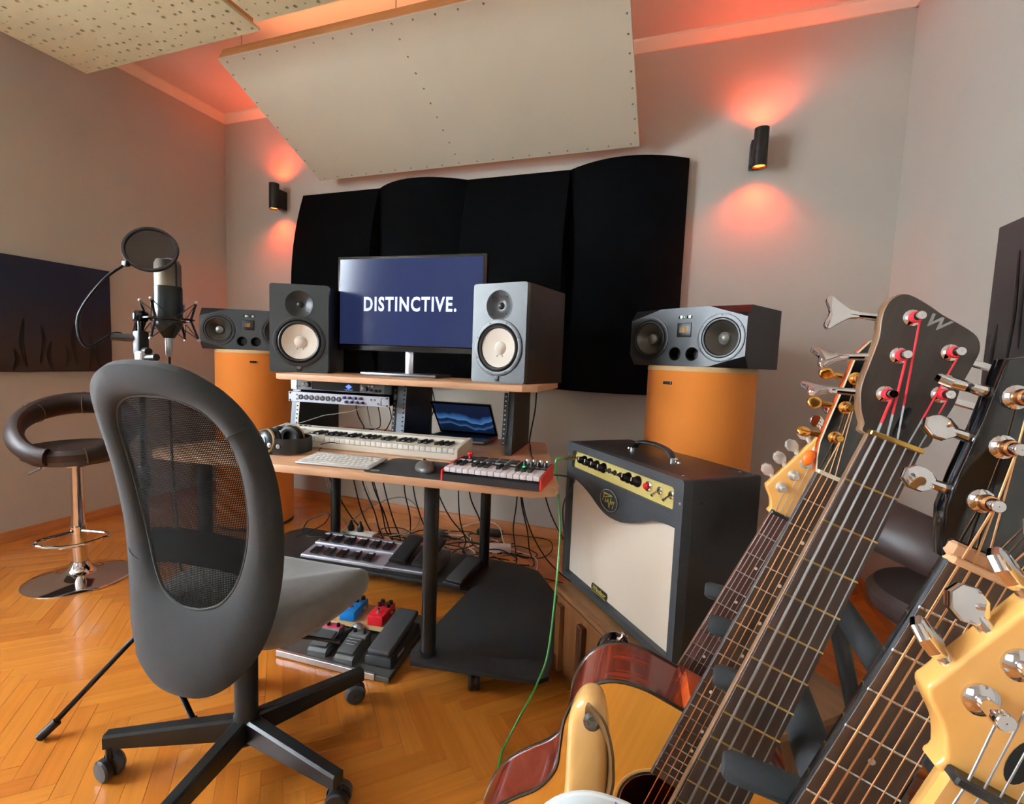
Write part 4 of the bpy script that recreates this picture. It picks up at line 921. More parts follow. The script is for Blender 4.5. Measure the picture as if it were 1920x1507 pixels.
b.add(vs, fs).obj('seat', mat('seat_fabric', (104, 104, 100), 0.92, var=0.08, vscale=40, bump=0.25, bscale=500, sheen=0.3), CH, ang=70)
MB().rbox((0, -0.02, 0.378), (0.19, 0.24, 0.04), 0.01, 2).obj('tilt_mechanism', M_BLACKM, CH)
MB().tube(crom([(0, -0.09, 0.385), (0, -0.12, 0.39), (0, -0.135, 0.42), (0, -0.130, 0.49)], 5), 0.022, 10, flat=(0.5, 1.4)).obj('back_bracket', M_BLACKM, CH)
MB().tube([(0.09, 0.0, 0.378), (0.20, 0.02, 0.378), (0.27, 0.03, 0.374)], 0.005, 8).obj('height_lever', M_BLACKP, CH)
MB().lathe([(0.032, 0.062), (0.032, 0.135), (0.029, 0.14), (0.029, 0.30), (0.026, 0.305), (0.020, 0.306), (0.020, 0.375)], n=24).obj('gas_column', M_BLACKM, CH)
for q in range(5):
    a = math.radians(-7 - 4 + 72 * q); d = Vector((math.cos(a), math.sin(a), 0)); p = Vector((-d.y, d.x, 0))
    b = MB(); vs = []
    for (rr, hw, z0, z1) in ((0.024, 0.019, 0.072, 0.132), (0.340, 0.016, 0.078, 0.113)):
        for (s1, zz) in ((-1, z0), (1, z0), (1, z1 - 0.006), (0.7, z1), (-0.7, z1), (-1, z1 - 0.006)): vs.append(d * rr + p * (hw * s1) + Vector((0, 0, zz)))
    b.add(vs, [(j, (j + 1) % 6, 6 + (j + 1) % 6, 6 + j) for j in range(6)] + [(5, 4, 3, 2, 1, 0), (6, 7, 8, 9, 10, 11)])
    arm = b.obj('base_arm', M_BLACKM, CH, ang=25)
    c = d * 0.326 + p * 0.014; cd = (d * 0.5 + p * 0.87 * (1 if q % 2 else -1)).normalized()
    w_ = MB()
    for s_ in (-1, 1): w_.lathe([(0.006, -0.010), (0.024, -0.010), (0.0285, -0.006), (0.0285, 0.006), (0.024, 0.010), (0.006, 0.010)], Vector((c.x, c.y, 0.0285)) + cd * (0.013 * s_), cd, 24, cap=True)
    w_.obj('caster_wheel', M_BLACKP, arm)
    MB().lathe([(0.004, -0.014), (0.024, -0.0125), (0.0305, -0.006), (0.032, 0.004), (0.0300, 0.010)], Vector((c.x, c.y, 0.033)) - cd * 0.014, cd, 24).obj('caster_hood', mat('caster_grey', (64, 68, 72), 0.4), arm)
    MB().cyl((c.x, c.y, 0.05), (c.x, c.y, 0.082), 0.008, n=10).obj('caster_stem', M_BLACKM, arm)

# ================================================================== BAR STOOLS
M_LEATH = mat('brown_leatherette', (40, 25, 21), 0.52, var=0.1, vscale=14, bump=0.15, bscale=160)
def bar_stool(x, y, bdir, zs, label, full_=True):
    t = thing('bar_stool', label, 'stool', (x, y, 0), bdir, 'brown leather bar stools')
    # seat pad
    MB().lathe([(0.0005, zs - 0.075), (0.15, zs - 0.072), (0.185, zs - 0.045), (0.19, zs - 0.015), (0.175, zs + 0.004), (0.12, zs + 0.010), (0.0005, zs + 0.006)], n=36).obj('seat', M_LEATH, t)
    pts = []; rad = []
    for i in range(33):
        a = math.radians(-160 + 320 * i / 32); f = math.cos(a / 320 * 180 * 1.0) if False else 0.5 * (1 + math.cos(a * 180 / 160))
        rr = 0.185 + 0.045 * f; z = zs - 0.02 + 0.20 * f ** 0.8
        pts.append((rr * math.cos(a), rr * math.sin(a), z)); rad.append(0.034 + 0.022 * f)
    MB().tube(pts, rad, 14, flat=(1.15, 0.8)).obj('back_ring', M_LEATH, t)
    for a in (-50, 50, 0):
        i = int((a + 160) / 10); p0, p1 = Vector(pts[i - 1]), Vector(pts[i + 1]); tn = (p1 - p0).normalized(); fr = MB().frame(pts[i], tn)
        ring = [fr @ Vector((rad[i] * 1.17 * math.cos(q * PI / 8), rad[i] * 1.0 * math.sin(q * PI / 8), 0)) for q in range(16)]
        MB().tube(ring, 0.0015, 5, closed=True).obj('stitching', mat('stitch', (96, 70, 60), 0.6), t)
    MB().lathe([(0.06, zs - 0.095), (0.06, zs - 0.072), (0.0005, zs - 0.070)], n=24).obj('seat_plate', M_CHROME, t)
    MB().lathe([(0.029, 0.05), (0.029, 0.22), (0.033, 0.222), (0.033, 0.26), (0.028, 0.262), (0.024, 0.30), (0.024, zs - 0.09)], n=28).obj('column', M_CHROME, t)
    MB().lathe([(0.0005, 0.0), (0.205, 0.0), (0.207, 0.006), (0.19, 0.014), (0.12, 0.024), (0.07, 0.036), (0.045, 0.055), (0.034, 0.085), (0.0005, 0.09)], n=56).obj('base', M_CHROME, t)
    fr_ = [(0.03, -0.02, 0.24), (0.12, -0.13, 0.235), (0.18, -0.06, 0.225), (0.19, 0, 0.222), (0.18, 0.06, 0.225), (0.12, 0.13, 0.235), (0.03, 0.02, 0.24)]
    MB(Matrix.Rotation(PI, 4, 'Z')).tube(crom(fr_, 6), 0.0075, 10).obj('foot_rest', M_CHROME, t)
    lv = MB(Matrix.Rotation(math.radians(75), 4, 'Z')); lv.tube([(0.03, 0, zs - 0.085), (0.13, 0, zs - 0.105)], 0.0035, 8); lv.obj('lever', M_CHROME, t)
    MB(Matrix.Rotation(math.radians(75), 4, 'Z')).rbox((0.155, 0, zs - 0.118), (0.06, 0.022, 0.010), 0.004, 2, R=Matrix.Rotation(0.5, 3, 'Y')).obj('lever_grip', mat('grip_grey', (96, 100, 100), 0.4), t)
    return t
bar_stool(-2.66, 1.42, math.radians(142), 0.645, 'brown leather bar stool on a chrome disc base by the left wall')
bar_stool(0.66, 1.38, math.radians(195), 0.60, 'brown leather bar stool behind the guitar necks by the right wall')

# ================================================================== MICROPHONE, POP FILTER, STAND
M_MS = mat('black_chrome', (34, 34, 38), 0.22, metal=0.7)
BX, BY = -1.490, 0.965
t = thing('microphone_stand', 'black tripod microphone stand behind the office chair', 'microphone stand', (BX, BY, 0))
b = MB(); b.cyl((0, 0, 0.20), (0, 0, 0.75), 0.010, n=14); b.cyl((0, 0, 0.70), (0, 0, 1.20), 0.0075, n=14); b.obj('pole', M_MS, t)
MB().lathe([(0.017, 0.22), (0.020, 0.225), (0.020, 0.30), (0.017, 0.305), (0.012, 0.32)], n=18).obj('leg_hub', M_BLACKP, t)
for a in (234, 354, 114):
    a = math.radians(a); d = Vector((math.cos(a), math.sin(a), 0))
    l_ = MB().tube([d * 0.012 + Vector((0, 0, 0.262)), d * 0.126 + Vector((0, 0, 0.140)), d * 0.240 + Vector((0, 0, 0.018))], 0.0075, 10).obj('leg', M_MS, t)
    MB().tube([d * 0.212 + Vector((0, 0, 0.044)), d * 0.250 + Vector((0, 0, 0.010))], 0.0125, 12).obj('rubber_foot', M_BLACKP, l_)
MB().lathe([(0.013, 0.70), (0.015, 0.705), (0.015, 0.76), (0.012, 0.765)], n=16).obj('clutch', M_BLACKP, t)
MB().rbox((0.018, -0.008, 1.085), (0.034, 0.03, 0.04), 0.008, 2).obj('boom_clamp', mat('clamp_silver', (190, 190, 190), 0.35, metal=0.6), t)
MB().cyl((0.03, -0.008, 1.085), (0.075, -0.008, 1.088), 0.010, n=14).obj('clamp_knob', M_BLACKP, t)
MB().lathe([(0.017, 1.19), (0.019, 1.195), (0.019, 1.212), (0.012, 1.22), (0.0005, 1.221)], n=16).obj('top_knob', M_MS, t)
# pop filter
t = thing('pop_filter', 'round black pop filter on a curved gooseneck in front of the microphone', 'pop filter', (BX, BY, 1.14))
pc = Vector((0.057, -0.005, 0.250)); ax = Vector((0.62, -0.70, 0.28)).normalized()
MB().lathe([(0.060, -0.006), (0.066, -0.006), (0.068, 0.0), (0.066, 0.006), (0.060, 0.006), (0.058, 0.0), (0.060, -0.006)], pc, ax, 40).obj('hoop', M_BLACKP, t)
m = bpy.data.materials.new('pop_mesh'); m.use_nodes = True; bs = m.node_tree.nodes['Principled BSDF']; bs.inputs['Base Color'].default_value = lin((26, 23, 21)) + [1]; bs.inputs['Roughness'].default_value = 0.8; bs.inputs['Alpha'].default_value = 0.86
MB().lathe([(0.0003, 0.002), (0.060, 0.002)], pc, ax, 40).obj('screen_cloth', m, t)
e0 = MB().frame(pc, ax) ; dn = (Vector((-0.55, -0.45, -0.7))); dn = (dn - ax * dn.dot(ax)).normalized(); at = pc + dn * 0.067
MB().rbox(at + dn * 0.006, (0.02, 0.014, 0.016), 0.004, 2).obj('hoop_clip', M_BLACKP, t)
gp = crom([at + dn * 0.008, at + Vector((-0.05, -0.035, -0.055)), at + Vector((-0.098, -0.068, -0.155)), at + Vector((-0.085, -0.060, -0.235)), Vector((-0.055, -0.035, 0.012)), Vector((-0.03, -0.02, 0.0))], 8)
MB().tube(gp, 0.0042, 8).obj('gooseneck', M_MS, t)
MB().cyl((-0.060, -0.04, 0.002), (0.0, 0.0, 0.0), 0.011, n=14).obj('gooseneck_socket', M_BLACKP, t)
MB().rbox((0.0, 0.0, -0.015), (0.03, 0.03, 0.075), 0.006, 2).obj('stand_clamp', M_BLACKP, t)
MB().cyl((0.012, 0.0, -0.035), (0.04, -0.006, -0.036), 0.010, n=14).obj('clamp_knob', M_BLACKP, t)
# microphone in a shock mount
mo = Vector((-1.445, 1.015, 1.175))
t = thing('condenser_microphone', 'large black condenser microphone in a spider shock mount', 'microphone', mo)
MB().lathe([(0.0005, -0.030), (0.014, -0.030), (0.020, -0.020), (0.034, 0.004), (0.0355, 0.010), (0.0355, 0.118), (0.034, 0.121), (0.0005, 0.121)], n=32).obj('body', mat('mic_black', (34, 38, 38), 0.28, metal=0.5), t)
MB().lathe([(0.0335, 0.121), (0.0335, 0.185), (0.028, 0.197), (0.0005, 0.200)], n=32).obj('grille', mat('mic_grille', (128, 118, 104), 0.45, metal=0.8, bump=0.6, bscale=700), t)
b = MB(); [b.tube([(0.035 * math.cos(a), 0.035 * math.sin(a), 0.118), (0.035 * math.cos(a), 0.035 * math.sin(a), 0.186), (0.026 * math.cos(a), 0.026 * math.sin(a), 0.199), (0, 0, 0.202)], 0.0025, 6) for a in (0.0, PI)]; b.obj('grille_band', M_BLACKP, t)
MB().lathe([(0.008, -0.085), (0.0095, -0.08), (0.0105, -0.04), (0.0105, -0.030), (0.0005, -0.030)], n=16).obj('plug', M_STEEL, t)
t2 = thing('shock_mount', 'black spider shock mount holding the microphone', 'shock mount', mo)
b = MB(); R0, R1 = 0.042, 0.062
b.tube([(R0 * math.cos(2 * PI * i / 32), R0 * math.sin(2 * PI * i / 32), 0.020) for i in range(32)], 0.003, 6, closed=True); b.obj('inner_ring', M_MS, t2)
MB().tube([(R1 * math.cos(2 * PI * i / 32), R1 * math.sin(2 * PI * i / 32), 0.026) for i in range(32)], 0.0035, 6, closed=True).obj('outer_ring', M_MS, t2)
for i in range(4):
    a = PI / 4 + i * PI / 2 - 0.35; c, s_ = math.cos(a), math.sin(a)
    MB().tube([(0.078 * c, 0.078 * s_, 0.078), (R1 * c, R1 * s_, 0.024), (0.084 * c, 0.084 * s_, -0.034)], 0.0032, 8).obj('spider_arm', M_MS, t2)
    for zz in (0.078, -0.034): MB().ball(((0.078 if zz > 0 else 0.084) * c, (0.078 if zz > 0 else 0.084) * s_, zz), 0.0055, 10, 6).obj('arm_tip', M_STEEL, t2)
    for da in (-0.7, 0.7):
        MB().tube([(0.078 * c, 0.078 * s_, 0.076), (0.044 * math.cos(a + da), 0.044 * math.sin(a + da), 0.030)], 0.0013, 5).obj('elastic_cord', M_BLACKP, t2)
        MB().tube([(0.084 * c, 0.084 * s_, -0.032), (0.044 * math.cos(a + da), 0.044 * math.sin(a + da), 0.012)], 0.0013, 5).obj('elastic_cord', M_BLACKP, t2)
MB().tube([(-0.056, -0.050, 0.022), (-0.062, -0.056, -0.02), (-0.046, -0.046, -0.02)], 0.006, 8).obj('swivel_arm', M_MS, t2)
tag(MB().tube(crom([mo + Vector((0, 0, -0.08)), mo + Vector((0.004, -0.004, -0.30)), mo + Vector((0.02, 0.0, -0.62)), mo + Vector((0.03, 0.03, -0.95)), mo + Vector((0.05, 0.12, -1.17)), mo + Vector((-0.10, 0.45, -1.187))], 8), 0.0035, 8).obj('microphone_cable', M_CABLE),
    'black cable hanging from the condenser microphone', 'cable')

# ================================================================== AMPLIFIER AND ITS CABINET
ax_ = Vector((0.663, -0.748, 0)).normalized(); ay_ = Vector((-ax_.y, ax_.x, 0))
AZ = 0.328
def afr(o, z): return Matrix(((ax_.x, ay_.x, 0, o[0]), (ax_.y, ay_.y, 0, o[1]), (0, 0, 1, z), (0, 0, 0, 1)))
AW, AD, AH = 0.605, 0.265, 0.505
A = thing('guitar_amplifier', 'black tube guitar combo amplifier with cream grille and gold control panel', 'amplifier', M=afr((-0.374, 1.726), AZ))
M_TOLEX_LIT = mat('black_tolex_lit', (56, 60, 64), 0.42, bump=0.5, bscale=260)  # front covering coloured paler and bluer, for the daylight falling on it
M_TOLT = mat('black_tolex_top', (38, 33, 32), 0.36, bump=0.3, bscale=260)
MB().rbox((AW / 2, 0.02 + (AD - 0.02) / 2, AH / 2), (AW, AD - 0.02, AH), 0.008, 3).obj('cabinet', M_TOLT, A)
wave = [(0.582, 0.374), (0.55, 0.374), (0.50, 0.366), (0.45, 0.346), (0.40, 0.328), (0.355, 0.314), (0.305, 0.309), (0.26, 0.312), (0.215, 0.326), (0.165, 0.349), (0.10, 0.370), (0.06, 0.376), (0.022, 0.376)]
wave = [(p.x, p.y) for p in crom([(a, b_, 0) for a, b_ in wave], 4)]
grl = [(0.022, 0.022), (0.582, 0.022)] + wave
MB().plate(rrect(AW, AH, 0.010, 4, AW / 2, AH / 2), [grl, rrect(0.535, 0.062, 0.010, 4, AW / 2, 0.447)], 0.0, 0.03, T=Matrix.Translation((0, 0.024, 0)) @ UP).obj('front_frame', M_TOLEX_LIT, A)
MB().b2((0.02, 0.012, 0.02), (0.585, 0.016, 0.40)).obj('grille_cloth', mat('cream_grille', (226, 214, 196), 0.85, bump=0.2, bscale=900), A)
CPN = Matrix.Translation((AW / 2, 0.008, 0.447)) @ Matrix.Rotation(math.radians(-8), 4, 'X')
cp = MB().b2((-0.268, 0.0, -0.036), (0.268, 0.003, 0.036)).obj('control_panel', mat('gold_panel', (206, 190, 116), 0.4, metal=0.25), A, CPN)
for q, x in enumerate((-0.205, -0.165, -0.125, -0.083, 0.052, 0.098)):
    k_ = MB().lathe([(0.0175, 0), (0.0165, 0.006), (0.013, 0.010), (0.0115, 0.022), (0.0095, 0.025), (0.0003, 0.025)], (x, 0, 0.004), (0, -1, 0), 16).obj('knob', mat('knob_gloss', (22, 16, 17), 0.15), cp)
    MB().b2((x - 0.0015, -0.0262, 0.004), (x + 0.0015, -0.0248, 0.014)).obj('pointer', M_WHITETXT, k_)
for x in (-0.048, -0.018, 0.012): MB().lathe([(0.0085, 0), (0.0085, 0.004), (0.005, 0.007), (0.004, 0.016), (0.0003, 0.017)], (x, 0, 0.003), (0, -1, 0), 12).obj('toggle_switch', M_BLACKM, cp)
jw = MB().lathe([(0.013, 0), (0.013, 0.004), (0.009, 0.006), (0.0095, 0.014), (0.006, 0.018), (0.0003, 0.019)], (0.150, 0, 0.003), (0, -1, 0), 16).obj('jewel_lamp', mat('jewel_red', (180, 30, 34), 0.15, emit=(150, 20, 22), estr=0.15), cp)
MB().lathe([(0.0145, 0), (0.0145, 0.005), (0.0105, 0.007), (0.0105, 0.0)], (0.150, 0, 0.003), (0, -1, 0), 18).obj('jewel_bezel', M_CHROME, jw)
for x in (0.198, 0.245):
    s_ = MB().lathe([(0.011, 0), (0.011, 0.003), (0.007, 0.005), (0.006, 0.010)], (x, 0, 0.004), (0, -1, 0), 12).obj('power_switch', M_CHROME, cp)
    MB().tube([(x, -0.008, 0.004), (x, -0.020, -0.006), (x, -0.027, -0.012)], [0.0025, 0.003, 0.0045], 8).obj('switch_lever', M_CHROME, s_)
for x in (-0.245, -0.225): MB().lathe([(0.0075, 0), (0.0075, 0.004), (0.0045, 0.005), (0.0045, 0.001)], (x, 0, 0.004), (0, -1, 0), 12).obj('input_jack', M_CHROME, cp)
ov = [(0.050 * math.cos(2 * PI * i / 36), 0.036 * math.sin(2 * PI * i / 36)) for i in range(36)]
bd = MB().prism(ov, 0, 0.004, 0.0012, 2, T=UP).obj('oval_badge', mat('badge_black', (44, 46, 47), 0.45), A, TR(0.283, -0.0055, 0.362))
M_LOGO = mat('logo_gold', (196, 188, 96), 0.4, metal=0.3)
MB().tube([(0.0475 * math.cos(2 * PI * i / 36), -0.0042, 0.0335 * math.sin(2 * PI * i / 36)) for i in range(36)], 0.0009, 5, closed=True).obj('badge_rim', M_GREYTXT, bd)
def strokes(mb, lines, w_, T_):
    for ln in lines:
        for (a, c) in zip(ln, ln[1:]):
            a, c = Vector(a), Vector(c); d = (c - a).normalized(); p = Vector((-d.y, d.x)) * w_ / 2; a2, c2 = a - d * w_ * 0.3, c + d * w_ * 0.3
            mb.prism([tuple(a2 + p), tuple(a2 - p), tuple(c2 - p), tuple(c2 + p)], 0, 0.0008, T=T_)
lgm = MB()
strokes(lgm, [[(-0.027, -0.007), (-0.020, 0.013)], [(-0.024, 0.014), (0.016, 0.014), (-0.019, 0.003)], [(-0.013, 0.0), (-0.016, -0.0075), (-0.010, -0.0075)], [(-0.015, -0.004), (-0.011, -0.004)],
              [(-0.008, -0.0075), (-0.004, 0.0), (-0.002, -0.0075)], [(-0.001, 0.002), (0.004, -0.020), (0.012, 0.008)], [(0.014, 0.0), (0.011, -0.0075), (0.016, -0.0075)], [(0.012, -0.004), (0.016, -0.004)],
              [(0.018, 0.001), (0.020, -0.004), (0.027, 0.002)], [(0.026, 0.001), (0.019, -0.019)]], 0.0021, UP)
lgm.obj('badge_lettering', M_LOGO, bd, TR(0, -0.0045, 0.002) @ Matrix.Diagonal((1.2, 1, 1.2, 1)))
np_ = MB().prism([(-0.042, -0.012), (0.042, -0.012), (0.046, 0.0), (0.042, 0.012), (-0.042, 0.012), (-0.046, 0.0)], 0, 0.004, T=UP).obj('name_plate', mat('plate_brown', (40, 34, 22), 0.4), A, TR(0.232, 0.010, 0.036))
text('plate_lettering', 'Windsor', 0.022, M_LOGO, np_, TR(0, -0.0045, 0.0015) @ UP, shear=0.35, bold=0.0004)
MB().b2((-0.043, -0.0048, -0.0115), (0.043, -0.0042, -0.0100)).obj('plate_line', M_LOGO, np_)
hp = crom([(0.205, 0.135, AH + 0.006), (0.225, 0.135, AH + 0.028), (0.30, 0.135, AH + 0.038), (0.375, 0.135, AH + 0.028), (0.395, 0.135, AH + 0.006)], 6)
hd = MB().tube(hp, 0.013, 10, flat=(0.5, 1.0)).obj('handle', mat('handle_strap', (40, 44, 46), 0.4), A)
for x in (0.200, 0.400):
    MB().lathe([(0.014, 0), (0.014, 0.008), (0.010, 0.012), (0.0003, 0.012)], (x, 0.135, AH), (0, 0, 1), 16).obj('handle_end', M_CHROME, hd)
    MB().lathe([(0.006, 0), (0.005, 0.004), (0.0003, 0.0045)], (x + (-0.024 if x < 0.3 else 0.024), 0.135, AH), (0, 0, 1), 10).obj('handle_bolt', M_CHROME, hd)
for (x, z) in ((0.010, 0.455), (0.595, 0.442)): MB().lathe([(0.005, 0), (0.0045, 0.002), (0.0003, 0.003)], (x, -0.006, z), (0, -1, 0), 12).obj('screw', M_STEEL, A)
for (x, y) in ((0.04, 0.02), (0.12, 0.25), (0.56, 0.03), (0.56, 0.23)): MB().lathe([(0.004, 0), (0.0035, 0.0012), (0.0003, 0.0015)], (x, y, AH), (0, 0, 1), 10).obj('screw', M_STEEL, A)
MB().tube([(0.515, 0.235, AH + 0.001), (0.595, 0.235, AH + 0.001)], 0.0015, 6).obj('vent_edge', M_BLACKM, A)
MB().lathe([(0.006, 0), (0.005, 0.002), (0.0003, 0.0025)], (AW, 0.055, 0.44), (1, 0, 0), 12).obj('screw', M_BLACKM, A)
for (x, y) in ((0.05, 0.05), (0.555, 0.05), (0.05, 0.22), (0.555, 0.22)): MB().cyl((x, y, -0.008), (x, y, 0.002), 0.015, 0.013, 14).obj('rubber_foot', M_BLACKP, A)
# wooden cabinet
CW, CD = 0.80, 0.44; CZ = AZ - 0.008
cabo = Vector((-0.385, 1.64, 0))
K = thing('wooden_cabinet', 'old brown wooden cabinet under the guitar amplifier', 'cabinet', M=afr((cabo.x, cabo.y), 0))
M_WAL = mat('old_walnut', (112, 70, 36), 0.4, var=0.25, vscale=5, stretch=(8, 8, 1)); M_WALT = mat('old_walnut_top', (120, 84, 50), 0.38, var=0.25, vscale=6, stretch=(1, 6, 6))
M_WALL2 = mat('old_walnut_dark', (72, 40, 20), 0.4, var=0.2, vscale=5, stretch=(8, 8, 1))
MB().b2((0.012, 0.014, 0.03), (CW - 0.012, CD - 0.01, CZ - 0.018)).obj('carcass', M_WAL, K)
MB().rbox((CW / 2, CD / 2, CZ - 0.009), (CW, CD, 0.018), 0.003, 2).obj('top', M_WALT, K)
MB().b2((0.004, 0.0, CZ), (CW - 0.004, 0.018, CZ + 0.004)).obj('top_lip', M_WAL, K)
for k_ in range(2):
    x0 = 0.02 + k_ * 0.385; dr = MB().rbox((x0 + 0.19, 0.008, (CZ + 0.01) / 2), (0.375, 0.014, CZ - 0.055), 0.002, 1).obj('door', M_WAL, K)
    for q in range(3):
        px = x0 + 0.045 + q * 0.145
        MB().prism([(0, 0), (0.03, 0), (0.03, CZ - 0.085), (0, CZ - 0.085)], 0.0, 0.022, 0.003, 1, T=Matrix.Translation((px - 0.015, 0.002, 0.042)) @ UP).obj('door_slat', M_WAL if q != 1 else M_WALL2, dr)
for (x, y) in ((0.05, 0.05), (CW - 0.05, 0.05), (0.05, CD - 0.05), (CW - 0.05, CD - 0.05)): MB().b2((x - 0.02, y - 0.02, 0), (x + 0.02, y + 0.02, 0.03)).obj('foot', M_WALL2, K)
# green instrument cable from the amp to the floor
A_in = afr((-0.374, 1.726), AZ) @ CPN @ Vector((-0.245, -0.008, 0.004))
an = -ay_
pl = A_in + an * 0.055
g_ = thing('green_cable', 'thin green instrument cable hanging from the amplifier to the floor', 'cable', A_in)
WB(g_).tube([A_in + an * 0.004, A_in + an * 0.05], 0.0055, 12).obj('plug', mat('plug_gold', (150, 135, 80), 0.3, metal=0.8), g_)
gpts = [pl, pl + an * 0.03 + Vector((0, 0, -0.006)), Vector((-0.388, 1.62, 0.70)), Vector((-0.362, 1.58, 0.56)), Vector((-0.349, 1.52, 0.444)), Vector((-0.343, 1.46, 0.308)), Vector((-0.340, 1.395, 0.204)), Vector((-0.352, 1.345, 0.152)), Vector((-0.368, 1.300, 0.112)), Vector((-0.393, 1.265, 0.058)), Vector((-0.412, 1.235, 0.012)), Vector((-0.41, 1.18, 0.004)), Vector((-0.35, 1.0, 0.004)), Vector((-0.2, 0.8, 0.004))]
WB(g_).tube(crom(gpts, 8), 0.0034, 8).obj('wire', mat('green_rubber', (62, 150, 60), 0.4), g_)

# ================================================================== FLOOR CONTROLLER AND PEDALS
t = thing('midi_foot_controller', 'silver MIDI foot controller with black footswitches on the lower desk shelf', 'foot controller', M=TR(-1.385, 1.985, 0.100, math.radians(5.5)))
FW, FD = 0.70, 0.235
fp = [(-FD / 2, 0.0), (FD / 2, 0.0), (FD / 2, 0.058), (FD / 2 - 0.03, 0.062), (0.005, 0.046), (-0.005, 0.040), (-FD / 2 + 0.012, 0.026), (-FD / 2, 0.018)]
extr(fp, -FW / 2, 0.10, 'housing', mat('fcb_silver', (190, 192, 204), 0.35, metal=0.5), t, 15)
extr([(a, b_ - 0.001) for a, b_ in fp], 0.10, FW / 2, 'pedal_housing', mat('fcb_grey', (120, 122, 130), 0.4, metal=0.4), t, 15)
MB().b2((-FW / 2 + 0.002, -FD / 2 - 0.003, 0.001), (FW / 2 - 0.002, -FD / 2 + 0.001, 0.014)).obj('front_edge', M_BLACKP, t)
for (y_, z_, sl_) in ((FD / 2 - 0.034, 0.0625, 0.0), (0.0, 0.0445, 0.0), (-FD / 2 + 0.006, 0.0235, 0)):
    MB().cyl((-FW / 2, y_, z_), (0.10 if y_ > -0.1 else FW / 2, y_, z_), 0.0035, n=8).obj('ridge', mat('bright_ridge', (225, 226, 238), 0.25, metal=0.5), t)
MB().prism(rrect(0.43, 0.026, 0.002, 2, -0.125, FD / 2 - 0.015), 0.0585, 0.0615).obj('label_strip', mat('label_grey', (120, 124, 122), 0.5), t)
text('label_text', 'FCB1010', 0.022, mat('dark_print', (44, 46, 50), 0.6), t, TR(-0.215, FD / 2 - 0.016, 0.0618), bold=0.0004)
sw = MB().prism([(-0.02, 0), (0.02, 0), (0.018, 0.062), (-0.018, 0.062)], 0, 0.014, 0.003, 2).mesh('footswitch', M_BLACKP); lb = MB().b2((-0.012, 0.046, 0.0142), (0.012, 0.058, 0.0148)).mesh('switch_label', mat('pale_print', (200, 205, 226), 0.5))
for r__ in range(2):
    for q in range(6 if r__ else 5):
        x = -0.315 + q * 0.072 + (0 if r__ else 0.03); y = 0.008 if r__ else -0.105; z = 0.052 if r__ else 0.033
        o = link('footswitch', sw, t, TR(x, y, z, 0, math.radians(9))); link('switch_label', lb, o)
for q in range(2):
    x = 0.165 + q * 0.118
    ep = MB().rbox((0, 0.0, 0.0), (0.088, 0.225, 0.016), 0.005, 2).obj('expression_pedal', M_BLACKP, t, TR(x, 0.005, 0.076, 0, math.radians(12)))
    MB().rbox((0, -0.03, 0.009), (0.070, 0.145, 0.004), 0.002, 1).obj('tread', mat('tread_rubber', (34, 34, 35), 0.9, bump=0.8, bscale=220), ep)
t = thing('volume_pedal', 'small black volume pedal beside the silver foot controller', 'pedal', M=TR(-0.895, 1.965, 0.100, math.radians(-4)))
MB().prism([(-0.045, -0.11), (0.045, -0.11), (0.038, 0.11), (-0.038, 0.11)], 0, 0.028, 0.004, 2).obj('base', M_BLACKP, t)
MB().rbox((0, 0.005, 0.046), (0.078, 0.20, 0.014), 0.005, 2, R=Matrix.Rotation(math.radians(9), 3, 'X')).obj('tread_plate', mat('tread_grey', (60, 62, 62), 0.7), t)
# pedal board
PB = [(-1.340, 1.312), (-0.875, 1.335), (-0.93, 1.74), (-1.42, 1.72)]
t = thing('pedal_board', 'flat dark board carrying guitar effect pedals under the desk', 'pedal board', (-1.18, 1.54, 0))
WB(t).prism(PB, 0.004, 0.022, 0.002, 1).obj('board', mat('board_dark', (70, 66, 62), 0.6, var=0.1, vscale=20), t)
WB(t).prism([(-1.340, 1.308), (-0.93, 1.329), (-0.932, 1.341), (-1.341, 1.321)], 0.004, 0.026, 0.001, 1).obj('front_edge', M_ALU, t)
pr = Matrix.Rotation(math.radians(7), 4, 'Z')
WB(t).prism([tuple((Matrix.Translation((-1.155, 1.605, 0)) @ pr @ Vector((a, b_, 0)))[:2]) for a, b_ in ((-0.13, -0.08), (0.115, -0.08), (0.115, 0.08), (-0.13, 0.08))], 0.040, 0.052, 0.001, 1).obj('wooden_riser', mat('ply_riser', (206, 176, 126), 0.6), t)
for (a, b_) in ((-0.11, -0.06), (0.095, -0.06), (-0.11, 0.06), (0.095, 0.06)):
    q = Matrix.Translation((-1.155, 1.605, 0)) @ pr @ Vector((a, b_, 0)); WB(t).b2((q.x - 0.012, q.y - 0.012, 0.022), (q.x + 0.012, q.y + 0.012, 0.040)).obj('riser_block', M_BLACKP, t)
def stomp(x, y, rz, col, label, knobs):
    p = thing('effect_pedal', label, 'effect pedal', M=TR(x, y, 0.052, rz), group='effect pedals')
    MB().rbox((0, 0, 0.021), (0.066, 0.122, 0.042), 0.005, 2).obj('enclosure', mat('pedal_%d_%d' % col[:2], col, 0.35), p)
    MB().lathe([(0.0095, 0), (0.0095, 0.004), (0.006, 0.005), (0.006, 0.014), (0.0055, 0.016), (0.0003, 0.0165)], (0, -0.026, 0.042), (0, 0, 1), 16).obj('footswitch', M_CHROME, p)
    for (kx, ky) in knobs: MB().lathe([(0.0095, 0), (0.0085, 0.013), (0.0003, 0.0135)], (kx, ky, 0.042), (0, 0, 1), 14).obj('knob', M_BLACKP, p)
    for s_ in (-1, 1): MB().cyl((s_ * 0.033, 0.02, 0.02), (s_ * 0.043, 0.02, 0.02), 0.007, n=12).obj('jack', M_STEEL, p)
